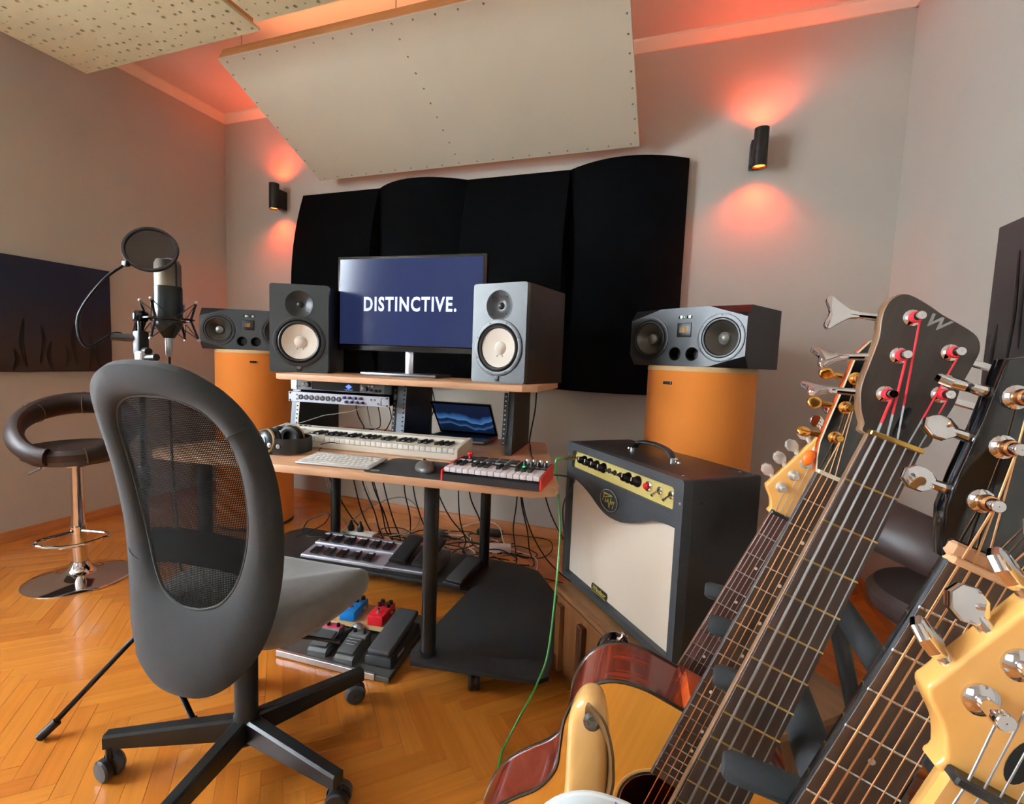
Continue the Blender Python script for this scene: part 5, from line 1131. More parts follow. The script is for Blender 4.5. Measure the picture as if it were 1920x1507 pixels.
stomp(-1.213, 1.590, math.radians(9), (20, 120, 196), 'bright blue effect pedal on the wooden riser', [(-0.018, 0.04), (0.016, 0.046), (0.0, 0.022)])
stomp(-1.090, 1.604, math.radians(8), (196, 30, 40), 'bright red effect pedal on the wooden riser', [(-0.018, 0.046), (0.018, 0.046), (-0.018, 0.020), (0.018, 0.020)])
def rocker(x, y, rz, top, label, txt=False):
    p = thing('effect_pedal', label, 'effect pedal', M=TR(x, y, 0.022, rz), group='effect pedals')
    extr([(-0.065, 0), (0.065, 0), (0.065, 0.052), (0.028, 0.054), (0.018, 0.046), (-0.055, 0.026), (-0.065, 0.018)], -0.036, 0.036, 'enclosure', mat('pedal_grey', (92, 94, 94), 0.45), p, 15)
    MB().rbox((0, -0.018, 0.042), (0.066, 0.075, 0.010), 0.003, 2, R=Matrix.Rotation(math.radians(14), 3, 'X')).obj('treadle', mat('treadle_grey', (70, 72, 72), 0.6), p)
    MB().rbox((0, 0.047, 0.0535), (0.070, 0.036, 0.004), 0.001, 1).obj('face_plate', mat('face_%d_%d' % top[:2], top, 0.4), p)
    for kx in (-0.02, 0.02): MB().lathe([(0.0075, 0), (0.0065, 0.011), (0.0003, 0.0115)], (kx, 0.047, 0.0555), (0, 0, 1), 12).obj('knob', M_BLACKP, p)
    if txt:
        for q in range(3): MB().b2((-0.026 + q * 0.003, 0.006 - q * 0.012, 0.0515 - q * 0.003), (0.026 - q * 0.006, 0.012 - q * 0.012, 0.0535 - q * 0.003)).obj('print_line', M_WHITETXT, p)
rocker(-1.195, 1.405, math.radians(8), (196, 66, 96), 'grey effect pedal with a pink face plate on the board')
rocker(-1.075, 1.405, math.radians(6), (110, 112, 112), 'grey effect pedal with white lettering on the board', True)
t = thing('wah_pedal', 'black cast wah pedal at the right of the pedal board', 'pedal', M=TR(-0.958, 1.495, 0.0235, math.radians(6)))
MB().prism([(-0.05, -0.125), (0.05, -0.125), (0.046, 0.125), (-0.046, 0.125)], 0, 0.038, 0.008, 3).obj('base', mat('cast_black', (46, 48, 50), 0.6, bump=0.2, bscale=300), t)
MB().rbox((0, 0.0, 0.066), (0.088, 0.245, 0.020), 0.008, 3, R=Matrix.Rotation(math.radians(8), 3, 'X')).obj('treadle', mat('cast_black2', (58, 60, 62), 0.65, bump=0.3, bscale=250), t)
MB().b2((0.049, -0.07, 0.012), (0.0512, -0.02, 0.022)).obj('side_slot', M_GREYTXT, t)
t = thing('dynamic_microphone', 'silver headed handheld microphone lying among the effect pedals', 'microphone', M=TR(-1.140, 1.490, 0.046, math.radians(78), 0, 0))
MB().lathe([(0.010, -0.115), (0.012, -0.11), (0.017, -0.01), (0.020, 0.0)], (0, 0, 0), (1, 0, 0), 16).obj('handle', M_BLACKP, t)
MB().ball((0.022, 0, 0), 0.0245, 16, 10).obj('ball_grille', mat('ball_grille', (180, 184, 186), 0.35, metal=0.8, bump=0.5, bscale=600), t)

# ================================================================== POWER STRIPS, BRICKS, CABLES
def strip_(x, y, z, rz, L_, label, plugs):
    p = thing('power_strip', label, 'power strip', M=TR(x, y, z, rz))
    MB().rbox((0, 0, 0.022), (L_, 0.055, 0.044), 0.004, 2).obj('housing', M_WHITEPL, p)
    for q in range(3):
        MB().lathe([(0.019, 0), (0.019, 0.002), (0.016, 0.002), (0.016, -0.006), (0.0003, -0.006)], ((q - 1) * L_ / 3.2, 0, 0.044), (0, 0, 1), 18).obj('socket', M_WHITEPL, p)
    for q in plugs:
        c_ = MB().lathe([(0.018, 0), (0.018, 0.022), (0.012, 0.034), (0.007, 0.050), (0.004, 0.058)], ((q - 1) * L_ / 3.2, 0, 0.044), (0, 0, 1), 16).obj('plug', M_BLACKP, p)
strip_(-1.625, 2.175, 0.100, math.radians(4), 0.185, 'white power strip with black plugs on the lower desk shelf', (0, 1))
strip_(-0.955, 2.56, 0.0, math.radians(20), 0.16, 'white power strip on the floor behind the desk', ())
def brick(x, y, z, rz, d, label, M_=None):
    p = thing('power_adapter', label, 'power adapter', M=TR(x, y, z, rz))
    MB().rbox((0, 0, d[2] / 2), d, 0.006, 2).obj('housing', M_ or M_BLACKP, p)
    MB().cyl((d[0] / 2 - 0.002, 0, d[2] / 2), (d[0] / 2 + 0.02, 0, d[2] / 2), 0.005, 0.0035, 10).obj('strain_relief', M_BLACKP, p)
brick(-1.10, 2.80, 0.0, 0.05, (0.16, 0.07, 0.035), 'black power brick on the floor by the back wall')
brick(-1.38, 2.62, 0.0, 0.6, (0.09, 0.07, 0.04), 'grey power adapter on the floor behind the front desk leg', mat('adapter_grey', (84, 82, 80), 0.5))
t = thing('hanging_adapter', 'black power adapter dangling on its cable under the desk', 'power adapter', M=TR(-1.395, 2.03, 0.52, 0.2, 0, math.radians(-6)))
MB().rbox((0, 0, 0.07), (0.062, 0.035, 0.14), 0.006, 2).obj('housing', M_BLACKP, t)
MB().cyl((0, 0, 0.002), (0.004, 0, -0.03), 0.008, 0.004, 10).obj('strain_relief', M_BLACKP, t)
rnd = random.Random(21)
def hang(x0, y0, x1, y1, z1=0.006, r=0.0035, m=None, label='', z0=0.714, sag=0.1, tail=None):
    p0, p1 = Vector((x0, y0, z0)), Vector((x1, y1, z1)); pts = [p0]
    for q in (0.25, 0.5, 0.75):
        pp = p0.lerp(p1, q ** 1.3); pp.z = z0 + (z1 - z0) * (q ** 0.85) - sag * math.sin(PI * q) * 0.5; pp.x += rnd.uniform(-0.02, 0.02); pp.y += rnd.uniform(-0.015, 0.03); pp.z = max(pp.z, z1); pts.append(pp)
    pts.append(p1)
    for q in (tail or []): pts.append(Vector(q))
    tag(MB().tube(crom(pts, 7), r, 6).obj('cable', m or M_CABLE), label, 'cable', 'cables under the desk')
M_CW = mat('white_cable', (226, 222, 214), 0.45); M_CG = mat('grey_cable', (130, 126, 120), 0.5)
ORD = ['first', 'second', 'third', 'fourth', 'fifth', 'sixth', 'tenth', 'ninth', 'eleventh', 'twelfth', 'thirteenth', 'fourteenth', 'fifteenth']; nh = 0
SB = 'black cable hanging from the desk down to the tangle on the floor'
for (x0, y0, x1, y1, tl) in [(-1.98 + 0.17, 2.05, -1.62, 2.33, [(-1.3, 2.5, 0.005)]), (-1.66, 2.06, -1.52, 2.30, [(-1.35, 2.45, 0.006), (-1.15, 2.38, 0.006)]), (-1.58, 2.07, -1.50, 2.34, [(-1.2, 2.6, 0.006)]),
        (-1.545, 2.06, -1.47, 2.36, [(-1.6, 2.55, 0.006), (-1.8, 2.45, 0.006)]), (-1.51, 2.07, -1.44, 2.30, [(-1.25, 2.31, 0.006), (-1.0, 2.42, 0.006)]), (-1.46, 2.08, -1.46, 2.40, [(-1.3, 2.6, 0.006)]),
        (-1.27, 2.07, -1.42, 2.36, [(-1.55, 2.6, 0.006), (-1.45, 2.75, 0.006)]), (-1.22, 2.08, -1.05, 2.55, [(-0.9, 2.72, 0.006)]), (-1.24, 2.06, -1.31, 2.40, [(-1.1, 2.55, 0.008)]),
        (-1.00, 2.09, -1.12, 2.46, [(-0.95, 2.38, 0.006), (-0.72, 2.45, 0.006)]), (-0.93, 2.10, -0.99, 2.44, [(-0.8, 2.6, 0.006)]), (-0.71, 2.12, -0.80, 2.42, [(-0.95, 2.48, 0.006)]), (-0.68, 2.12, -0.70, 2.46, [(-0.76, 2.36, 0.006)])]:
    hang(x0, y0, x1, y1, label='black cable hanging under the desk, %s from the left' % ORD[nh], tail=tl, r=0.0036); nh += 1
hang(-0.71, 2.10, -0.33, 2.28, label='long black cable sweeping right from the desk towards the amplifier', sag=0.28, tail=[(-0.2, 2.3, 0.006)])
hang(-0.62, 2.12, -0.30, 2.45, label='rightmost black cable falling from the desk behind the amplifier', sag=0.22, tail=[(-0.15, 2.5, 0.006)])
hang(-1.60, 2.05, -1.50, 2.32, m=M_CW, label='white cable hanging under the middle of the desk', sag=0.02, r=0.003, tail=[(-1.42, 2.45, 0.008), (-1.3, 2.5, 0.008)])
hang(-1.80, 2.03, -1.72, 2.30, m=M_CG, label='grey cable hanging at the left end of the desk', r=0.003, tail=[(-1.85, 2.5, 0.006)])
def lay(pts, m, label, r=0.0032): tag(MB().tube(crom(pts, 8), r, 6).obj('cable', m), label, 'cable', 'cables under the desk')
lay([(-1.30, 2.62, 0.03), (-1.18, 2.66, 0.02), (-1.12, 2.52, 0.02), (-1.05, 2.45, 0.015), (-1.10, 2.33, 0.012), (-1.18, 2.40, 0.01), (-1.05, 2.60, 0.012), (-0.96, 2.56, 0.03)], M_CW, 'white cable looped on the floor behind the desk legs')
lay([(-1.36, 2.60, 0.03), (-1.20, 2.86, 0.05), (-1.05, 2.82, 0.06), (-0.92, 2.62, 0.02), (-0.72, 2.55, 0.01), (-0.66, 2.36, 0.006)], M_CW, 'white cable arching towards the back wall behind the desk')
lay([(-1.76, 2.18, 0.12), (-1.62, 2.24, 0.26), (-1.45, 2.30, 0.33), (-1.32, 2.28, 0.28), (-1.30, 2.20, 0.20), (-1.42, 2.13, 0.165)], M_CG, 'grey cable arching over the white power strip')
lay([(-1.02, 2.80, 0.02), (-0.85, 2.80, 0.03), (-0.70, 2.79, 0.03), (-0.66, 2.66, 0.01), (-0.74, 2.55, 0.006), (-1.05, 2.60, 0.006)], M_CABLE, 'black lead of the power brick by the back wall')
lay([(-1.95, 2.05, 0.104), (-1.85, 2.14, 0.16), (-1.88, 2.22, 0.20), (-1.98, 2.16, 0.15), (-1.90, 2.08, 0.106), (-1.70, 2.20, 0.108), (-1.60, 2.26, 0.105)], M_CABLE, 'black cable coiled on the left end of the lower desk shelf')
lay([(-0.60, 2.33, 0.006), (-0.45, 2.31, 0.006), (-0.30, 2.30, 0.006), (-0.18, 2.31, 0.006)], M_CABLE, 'black cable lying straight across the floor beside the amplifier')
rings = [(-1.62, 2.52, 0.12), (-1.30, 2.68, 0.11), (-1.14, 2.42, 0.14), (-1.40, 2.34, 0.08), (-1.22, 2.30, 0.09), (-0.84, 2.56, 0.11), (-1.75, 2.40, 0.10), (-1.08, 2.66, 0.10), (-1.45, 2.42, 0.10), (-1.28, 2.38, 0.12), (-1.20, 2.55, 0.13), (-1.38, 2.55, 0.11), (-1.52, 2.47, 0.09), (-1.05, 2.50, 0.12), (-0.92, 2.47, 0.10)]
for (cx, cy, r_) in rings:
    lay([(cx + r_ * (1 + 0.25 * math.sin(3 * a)) * math.cos(a), cy + 0.6 * r_ * math.sin(a), 0.006 + 0.012 * (1 + math.sin(2 * a + cx * 9))) for a in [0.5 * q for q in range(13)]], M_CABLE, 'black cable loop in the tangle on the floor behind the desk', 0.0034)
# cables around the rack and the shelf
def wire(pts, m, label, r=0.0028): tag(MB().tube(crom(pts, 8), r, 6).obj('cable', m), label, 'cable', 'cables around the rack')
wire([(-1.72, 1.50, 0.775), (-1.60, 1.58, 0.80), (-1.50, 1.60, 0.825), (-1.40, 1.62, 0.86), (-1.36, 1.64, 0.868), (-1.28, 1.66, 0.885), (-1.235, 1.685, 0.912)], M_CG, 'thin pale cable running from the preamp over the white keyboard', 0.002)
wire([(-1.31, 1.50, 0.765), (-1.27, 1.51, 0.775), (-1.26, 1.54, 0.765), (-1.29, 1.56, 0.75), (-1.33, 1.53, 0.745), (-1.30, 1.48, 0.743)], M_CABLE, 'thin black headphone cable curling beside the headphones', 0.0016)
for q, (a, c) in enumerate(((0.28, 0.14), (0.22, 0.05), (0.16, 0.12), (0.10, 0.03))):
    wire([rk(-0.45 + a, 0.26, 0.885), rk(-0.44 + a, 0.27, 0.82), rk(-0.36 + a * 0.7, 0.24, 0.775), rk(-0.30 + c, 0.22, 0.76), rk(-0.2 + c, 0.25, 0.748)], M_CABLE if q != 2 else M_CW, 'white cable inside the rack bay' if q == 2 else 'black cable looping inside the rack bay under the units')
wire([rk(0.05, 0.24, 1.004), rk(0.06, 0.27, 0.93), rk(0.055, 0.28, 0.87), rk(0.04, 0.26, 0.80), rk(0.06, 0.27, 0.755), rk(0.16, 0.29, 0.745)], M_CABLE, 'black cable hanging behind the laptop')
wire([rk(0.545, 0.30, 1.004), rk(0.54, 0.31, 0.90), rk(0.525, 0.31, 0.80), rk(0.52, 0.30, 0.745)], M_CABLE, 'black cable dropping from the right end of the desk shelf', 0.0032)
wire([rk(0.53, 0.28, 0.744), (-0.54, 1.80, 0.744), (-0.46, 1.62, 0.746), (-0.42, 1.52, 0.756), (-0.405, 1.492, 0.768)], M_CABLE, 'black cable on the desk leading to the mini keyboard')
wire([(-0.36, 1.45, 0.765), (-0.325, 1.452, 0.765), (-0.305, 1.50, 0.745), (-0.335, 1.60, 0.69), (-0.40, 1.78, 0.55), (-0.42, 2.0, 0.30), (-0.40, 2.2, 0.02)], M_CABLE, 'black plug and cable at the right side of the mini keyboard', 0.003)
# ================================================================== GUITARS ON THEIR RACK
def gframe(T_, u, v, n_): return Matrix(((v[0], u[0], n_[0], T_[0]), (v[1], u[1], n_[1], T_[1]), (v[2], u[2], n_[2], T_[2]), (0, 0, 0, 1)))
u4, v4, n4 = (0.36018, 0.06943, 0.93029), (0.93056, 0.04356, -0.36354), (0.06576, -0.99664, 0.04892)
GF = {1: gframe((0.15678, 0.78959, 0.89879), (0.38255, 0.03477, 0.92328), (0.92244, 0.04235, -0.38380), (0.05244, -0.99850, 0.01587)),
      2: gframe((0.18444, 0.67415, 0.98655), (0.35263, 0.07866, 0.93245), (0.93320, 0.04415, -0.35664), (0.06922, -0.99592, 0.05783)),
      3: gframe((0.19526, 0.55083, 1.05127), (0.32854, 0.07938, 0.94115), (0.94190, 0.04620, -0.33270), (0.06989, -0.99577, 0.05959)),
      4: gframe((0.19426, 0.38911, 0.98742), u4, v4, n4),
      5: gframe((0.15270, 0.27535, 0.91720), u4, v4, n4)}
M_EBONY = mat('dark_fretboard', (62, 42, 29), 0.45, var=0.25, vscale=6, stretch=(30, 2, 30))
M_ROSE = mat('rosewood_fretboard', (80, 46, 34), 0.45, var=0.25, vscale=6, stretch=(30, 2, 30))
M_MAPLE = mat('amber_maple', (226, 170, 92), 0.28, var=0.08, vscale=5, stretch=(10, 1, 10), coat=0.4)
M_WENGE = mat('wenge_neck', (122, 92, 66), 0.4, var=0.25, vscale=6, stretch=(40, 2, 40))
M_WHEAD = mat('wenge_head', (50, 42, 35), 0.42, var=0.15, vscale=8, stretch=(30, 3, 30))
M_MAHO = mat('cherry_mahogany', (190, 80, 34), 0.25, var=0.12, vscale=5, stretch=(10, 1, 10), coat=0.5)
M_GBLK = mat('gloss_black_lacquer', (12, 12, 13), 0.1, coat=0.6)
M_SPTOP = mat('spruce_top', (222, 150, 58), 0.22, var=0.06, vscale=4, stretch=(40, 1, 1), coat=0.6)
M_SIDE = mat('mahogany_side', (112, 44, 28), 0.15, var=0.2, vscale=4, stretch=(1, 1, 30), coat=0.8)
M_ALDER = mat('natural_wood_body', (226, 178, 110), 0.22, var=0.10, vscale=3, stretch=(12, 1, 4), coat=0.7)
M_BONE = mat('bone', (226, 216, 192), 0.45); M_STRW = mat('steel_string', (170, 170, 170), 0.34, metal=1.0)
M_STRB = mat('bronze_string', (216, 160, 110), 0.28, metal=1.0); M_FRET = mat('nickel_fret', (206, 206, 204), 0.2, metal=1.0)
M_REDT = mat('red_string_silk', (196, 26, 40), 0.7)
def fpos(L_, k): return L_ * (1 - 2 ** (-k / 12.0))
def neck(t, L_, N_, wn, w12, m_fb, m_neck, m_fret, joint, binding=None, nut_m=None, dots=True, nut_h=0.0035, dot_m=None):
    def wd(s_): return wn + (w12 - wn) * s_ / (L_ / 2)
    e = fpos(L_, N_) + 0.012
    fb = MB().prism([(-wd(0) / 2, 0.0), (wd(0) / 2, 0.0), (wd(e) / 2, -e), (-wd(e) / 2, -e)], -0.006, 0.0, 0.0006, 1).obj('fretboard', m_fb, t)
    for k in range(1, N_ + 1):
        s_ = fpos(L_, k); w_ = wd(s_)
        MB().tube([(-w_ / 2 - 0.0002, -s_, 0.0003), (w_ / 2 + 0.0002, -s_, 0.0003)], 0.0012, 6, flat=(0.9, 0.9)).obj('fret', m_fret, fb)
    if binding:
        for s1 in (-1, 1): MB().tube([(s1 * wd(0) / 2, 0, -0.002), (s1 * wd(e) / 2, -e, -0.0025)], 0.0018, 6).obj('binding', binding, fb)
    if dots:
        for k in (3, 5, 7, 9, 12, 15, 17):
            if k <= N_:
                s_ = (fpos(L_, k) + fpos(L_, k - 1)) / 2
                for x in ((-0.012, 0.012) if k == 12 else (0.0,)): MB().lathe([(0.0024, -0.001), (0.0023, 0.0003), (0.0002, 0.0004)], (x, -s_, 0), (0, 0, 1), 12).obj('inlay_dot', dot_m or M_BONE, fb)
    b = MB(); vs = []; fs = []; ns = 9
    for q in range(9):
        s_ = -0.004 + (joint + 0.004) * q / 8; w_ = wd(max(s_, 0)) * 0.985; dp = 0.0145 + 0.004 * q / 8
        for j in range(ns):
            a = PI * j / (ns - 1); vs.append((w_ / 2 * math.cos(a), -s_, -0.006 - dp * math.sin(a) ** 0.8))
    for q in range(8):
        for j in range(ns - 1): fs.append((q * ns + j, (q + 1) * ns + j, (q + 1) * ns + j + 1, q * ns + j + 1))
        fs.append((q * ns + ns - 1, (q + 1) * ns + ns - 1, (q + 1) * ns, q * ns))
    fs += [tuple(range(ns)), tuple(8 * ns + j for j in range(ns - 1, -1, -1))]
    b.add(vs, fs).obj('neck', m_neck, t)
    MB().rbox((0, 0.002, -0.001), (wn + 0.001, 0.005, 0.006 + 2 * nut_h - 0.0015), 0.001, 1).obj('nut', nut_m or M_BONE, t)
    return wd
def octa(r1, r2, n=8): return [(r1 * math.cos(2 * PI * (i + 0.5) / n), r2 * math.sin(2 * PI * (i + 0.5) / n)) for i in range(n)]
def tuner(t, post, key, kind, m, wrap, twist=0.0, zk=-0.012, hb=0.0, shaft0=None):
    p = MB().lathe([(0.0078, 0), (0.0078, 0.0015), (0.0058, 0.003), (0.0036, 0.0035), (0.0034, 0.011), (0.0042, 0.012), (0.0042, 0.017), (0.0036, 0.018), (0.0003, 0.018)], (post[0], post[1], hb), (0, 0, 1), 16).obj('tuner_post', m, t)
    if wrap: MB().lathe([(0.0034, 0.004), (0.0052, 0.005), (0.0056, 0.007), (0.0050, 0.010), (0.0034, 0.011)], (post[0], post[1], hb), (0, 0, 1), 14).obj('string_wrap', wrap, p)
    k, q = Vector((key[0], key[1], zk)), Vector((post[0], post[1], zk)); d = (k - q).normalized()
    s0 = q + d * 0.012
    kb = MB().tube([s0, s0.lerp(k, 0.6), k - d * 0.006], [0.0042, 0.0034, 0.0030], 10).obj('tuner_shaft', m, t)
    z = Vector((0, 0, 1)); y = z.cross(d)
    R = Matrix((d, y, z)).transposed().to_4x4(); F = Matrix.Translation(k) @ R @ Matrix.Rotation(twist, 4, 'X')
    if kind == 'octagon': o = MB(F).prism(octa(0.0105, 0.0088), -0.003, 0.003, 0.0012, 2)
    elif kind == 'oval': o = MB(F).prism([(0.0085 * math.cos(2 * PI * i / 16), 0.0075 * math.sin(2 * PI * i / 16)) for i in range(16)], -0.0032, 0.0032, 0.0022, 3)
    else:
        o = MB(F).prism(loop2([(-0.014, -0.003), (-0.006, -0.0045), (0.004, -0.012), (0.012, -0.018), (0.016, -0.013), (0.012, 0.0), (0.016, 0.013), (0.012, 0.018), (0.004, 0.012), (-0.006, 0.0045), (-0.014, 0.003)], 3), -0.0028, 0.0028, 0.0014, 2)
    o.obj('tuning_key', m, kb)
def strings(t, L_, wn, posts, radii, m, spread=1.32, head_m=None, hb=0.0, zb=0.011, silk=0.0, inset=0.0045):
    N_ = len(posts)
    for i in range(N_):
        f = -1 + 2 * i / (N_ - 1); xn = f * (wn / 2 - inset); xb = f * (wn / 2 - inset) * spread * 1.12
        p0, p1, p2 = (xb, -L_, zb), (xn, 0.002, 0.0032), (posts[i][0] + 0.0042 * (1 if xn > posts[i][0] else -1), posts[i][1] - 0.002, hb + 0.0075)
        r = radii[i]
        if head_m:
            p1b = Vector(p1).lerp(Vector(p2), silk)
            s_ = MB().tube([p0, p1, p1b], r, 8).obj('string', m, t); MB().tube([p1b, p2], r * 1.05, 8).obj('string_silk', head_m, s_)
        else: MB().tube([p0, p1, p2], r, 8).obj('string', m, t)
def acoustic_body(t, outline_h, m_top, m_side, depth, hole_u, m_bind, z0=-0.006):
    o = loop2(outline_h + [(-x, y) for x, y in reversed(outline_h[:-1])][0:len(outline_h) - 1], 4)
    b = MB()
    b.plate(o, [circ(0, hole_u, 0.050, 36)], z0 - 0.004, z0); b.obj('soundboard', m_top, t)
    n_ = len(o); b = MB(); b.add([(p[0], p[1], z0 - 0.001) for p in o] + [(p[0], p[1], z0 - depth) for p in o], [(i, (i + 1) % n_, n_ + (i + 1) % n_, n_ + i) for i in range(n_)] + [tuple(range(2 * n_ - 1, n_ - 1, -1))])
    b.obj('body_side', m_side, t, ang=60)
    MB().tube([(p[0], p[1], z0 - 0.0015) for p in o], 0.0028, 6, closed=True).obj('body_binding', m_bind, t)
    MB().tube([(p[0], p[1], z0 - depth + 0.001) for p in o], 0.0026, 6, closed=True).obj('body_binding', m_bind, t)
    for r, mm in ((0.053, M_BLACKP), (0.057, mat('rosette', (190, 150, 90), 0.4))): MB().lathe([(r - 0.002, 0), (r - 0.002, 0.0006), (r + 0.001, 0.0006), (r + 0.001, 0)], (0, hole_u, z0), (0, 0, 1), 40).obj('rosette', mm, t)
    br = -0.655
    MB().prism([(-0.08, br - 0.02), (0.08, br - 0.02), (0.07, br + 0.014), (-0.07, br + 0.014)], z0, z0 + 0.008, 0.002, 1).obj('bridge', M_EBONY, t)
    MB().b2((-0.036, br + 0.004, z0 + 0.008), (0.036, br + 0.007, z0 + 0.013)).obj('saddle', M_BONE, t)
    return o
G_GRP = 'guitars on the padded rack'
def guitar(k, name, label, cat='guitar'): return thing(name, label, cat, M=GF[k], group=G_GRP)

# --- 1 rearmost: electric with small maple headstock
STRAT = loop2([(-0.021, -0.002), (-0.0235, 0.006), (-0.030, 0.018), (-0.043, 0.031), (-0.0415, 0.042), (-0.030, 0.080), (-0.016, 0.128), (-0.006, 0.156), (0.010, 0.178), (0.032, 0.180), (0.044, 0.164), (0.040, 0.142), (0.022, 0.128), (0.014, 0.108), (0.020, 0.075), (0.022, 0.040), (0.0215, 0.010), (0.021, -0.002)], 4)
SP = [(-0.0245 + 0.0058 * i, 0.040 + 0.0235 * i) for i in range(6)]
SK = [(-0.0505 + 0.0062 * i, 0.0545 + 0.0235 * i) for i in range(6)]
def strat_body(t, m, j=-0.41):
    o = loop2([(0.03, j + 0.0), (0.055, j + 0.01), (0.075, j + 0.045), (0.095, j + 0.055), (0.118, j + 0.03), (0.128, j - 0.02), (0.118, j - 0.09), (0.125, j - 0.17), (0.155, j - 0.25), (0.150, j - 0.34), (0.10, j - 0.40), (0.0, j - 0.415), (-0.10, j - 0.40), (-0.152, j - 0.34), (-0.160, j - 0.26), (-0.130, j - 0.17), (-0.118, j - 0.08), (-0.132, j + 0.0), (-0.140, j + 0.06), (-0.118, j + 0.085), (-0.085, j + 0.07), (-0.055, j + 0.015), (-0.03, j - 0.01)], 4)
    MB().prism(o, -0.055, -0.010, 0.008, 3).obj('body', m, t, ang=50)
    MB().prism([(p[0] * 0.8, (p[1] - j + 0.15) * 0.72 + j - 0.15) for p in o], -0.0102, -0.0075).obj('pickguard', M_WHITEPL, t)
    for u_ in (-0.50, -0.56, -0.615): MB().rbox((0, u_, -0.004), (0.07, 0.016, 0.008), 0.003, 2).obj('pickup', M_BLACKP, t)
    MB().rbox((0, -0.652, -0.002), (0.075, 0.035, 0.012), 0.003, 2).obj('bridge', M_CHROME, t)
g1 = guitar(1, 'electric_guitar', 'electric guitar with maple headstock, rearmost on the rack against the amplifier')
neck(g1, 0.648, 21, 0.042, 0.052, M_ROSE, M_MAPLE, M_FRET, 0.43, nut_m=M_BLACKP)
MB().prism(STRAT, -0.018, -0.004, 0.0025, 2).obj('headstock', M_MAPLE, g1, ang=50)
for i in range(6): tuner(g1, SP[i], SK[i], 'octagon', M_CHROME if i > 3 else mat('pearl_tuner', (214, 210, 200), 0.25, metal=0.5), None, 0.3 * (i % 3 - 1), hb=-0.004)
strings(g1, 0.648, 0.042, SP, [0.0007, 0.0006, 0.0005, 0.00042, 0.00036, 0.0003], M_STRW, hb=-0.004, zb=0.006)
strat_body(g1, M_GBLK, -0.40)
MB().lathe([(0.006, 0), (0.0035, 0.003), (0.003, 0.008), (0.007, 0.011), (0.007, 0.013), (0.0003, 0.014)], (-0.114, -0.316, -0.03), (0.25, 0.95, 0.1), 16).obj('strap_button', M_CHROME, g1)

# --- 2 acoustic guitar with orange neck and amber top
g2 = guitar(2, 'acoustic_guitar', 'acoustic guitar with amber top, brown sides and gold tuners')
wd2 = neck(g2, 0.65, 20, 0.044, 0.055, M_EBONY, M_MAHO, M_FRET, 0.375, binding=mat('dark_edge', (70, 62, 60), 0.2, coat=0.5))
H2 = [(-0.022, 0.0), (-0.029, 0.018), (-0.0335, 0.035), (-0.0355, 0.057), (-0.0385, 0.10), (-0.0425, 0.150), (-0.036, 0.168), (-0.018, 0.176), (0.0, 0.171), (0.018, 0.176), (0.036, 0.168), (0.0425, 0.150), (0.0385, 0.10), (0.0355, 0.057), (0.0335, 0.035), (0.029, 0.018), (0.022, 0.0)]
MB().prism(H2, -0.019, -0.0055, 0.0015, 2).obj('headstock', M_MAHO, g2, ang=40)
MB().prism([(p[0] * 0.97, p[1]) for p in H2], -0.0055, -0.004).obj('headstock_face', M_GBLK, g2)
MB().tube([(p[0] * 0.985, p[1], -0.0045) for p in H2], 0.0011, 5).obj('headstock_binding', M_BONE, g2)
P2 = [(-0.0215, 0.047), (-0.0265, 0.085), (-0.0315, 0.121), (0.0315, 0.121), (0.0265, 0.085), (0.0215, 0.047)]
K2 = [(-0.053, 0.040), (-0.057, 0.078), (-0.060, 0.116), (0.060, 0.116), (0.057, 0.078), (0.053, 0.040)]
for i in range(6): tuner(g2, P2[i], K2[i], 'oval', M_GOLD, M_STRB, (0.9, 0.2, -0.6)[i % 3], hb=-0.004)
MB().ball((-0.036, 0.012, -0.006), 0.0088, 14, 8, (0.8, 1.2, 0.6)).obj('clip_tuner', mat('orange_plastic', (240, 110, 20), 0.4), g2)
strings(g2, 0.65, 0.044, P2, [0.00075, 0.00066, 0.00056, 0.00048, 0.0004, 0.00034], M_STRB, hb=-0.004)
AO = [(0.0, -0.361), (0.045, -0.3605), (0.089, -0.363), (0.128, -0.379), (0.153, -0.413), (0.158, -0.459), (0.148, -0.499), (0.139, -0.535), (0.148, -0.575), (0.172, -0.612), (0.196, -0.655), (0.205, -0.71), (0.193, -0.775), (0.15, -0.832), (0.08, -0.857), (0.0, -0.862)]
o2 = acoustic_body(g2, AO, M_SPTOP, M_SIDE, 0.108, -0.505, mat('tortoise_binding', (40, 34, 24), 0.25, coat=0.5))
MB().prism([(-0.028, -0.34), (0.028, -0.34), (0.028, -0.363), (-0.028, -0.363)], -0.085, -0.010, 0.006, 2).obj('neck_heel', M_MAHO, g2)
MB().prism([(-0.030, -0.352), (0.030, -0.352), (0.030, -0.3635), (-0.030, -0.3635)], -0.110, -0.084, 0.003, 1).obj('heel_cap', mat('heel_brown', (120, 50, 34), 0.25, coat=0.6), g2)

# --- 3 five string bass
g3 = guitar(3, 'bass_guitar', 'five-string bass guitar with dark headstock and red string ends', 'bass guitar')
neck(g3, 0.864, 24, 0.046, 0.062, M_EBONY, M_WENGE, M_BRASS, 0.52, nut_m=M_BRASS, dots=False)
for s1 in (-1,):
    MB().prism([(-0.0235, 0.0), (-0.0215, 0.0), (-0.0365, -0.62), (-0.0385, -0.62)], -0.008, -0.0002, 0.0004, 1).obj('fretboard_edge', M_WENGE, g3)
H3 = loop2([(-0.023, -0.001), (-0.029, 0.008), (-0.037, 0.020), (-0.045, 0.040), (-0.0475, 0.065), (-0.050, 0.090), (-0.056, 0.112), (-0.055, 0.128), (-0.045, 0.1365), (-0.027, 0.1335), (-0.010, 0.128), (0.006, 0.1245), (0.022, 0.119), (0.0295, 0.108), (0.030, 0.092), (0.0295, 0.072), (0.0315, 0.052), (0.0285, 0.025), (0.024, 0.004)], 4)
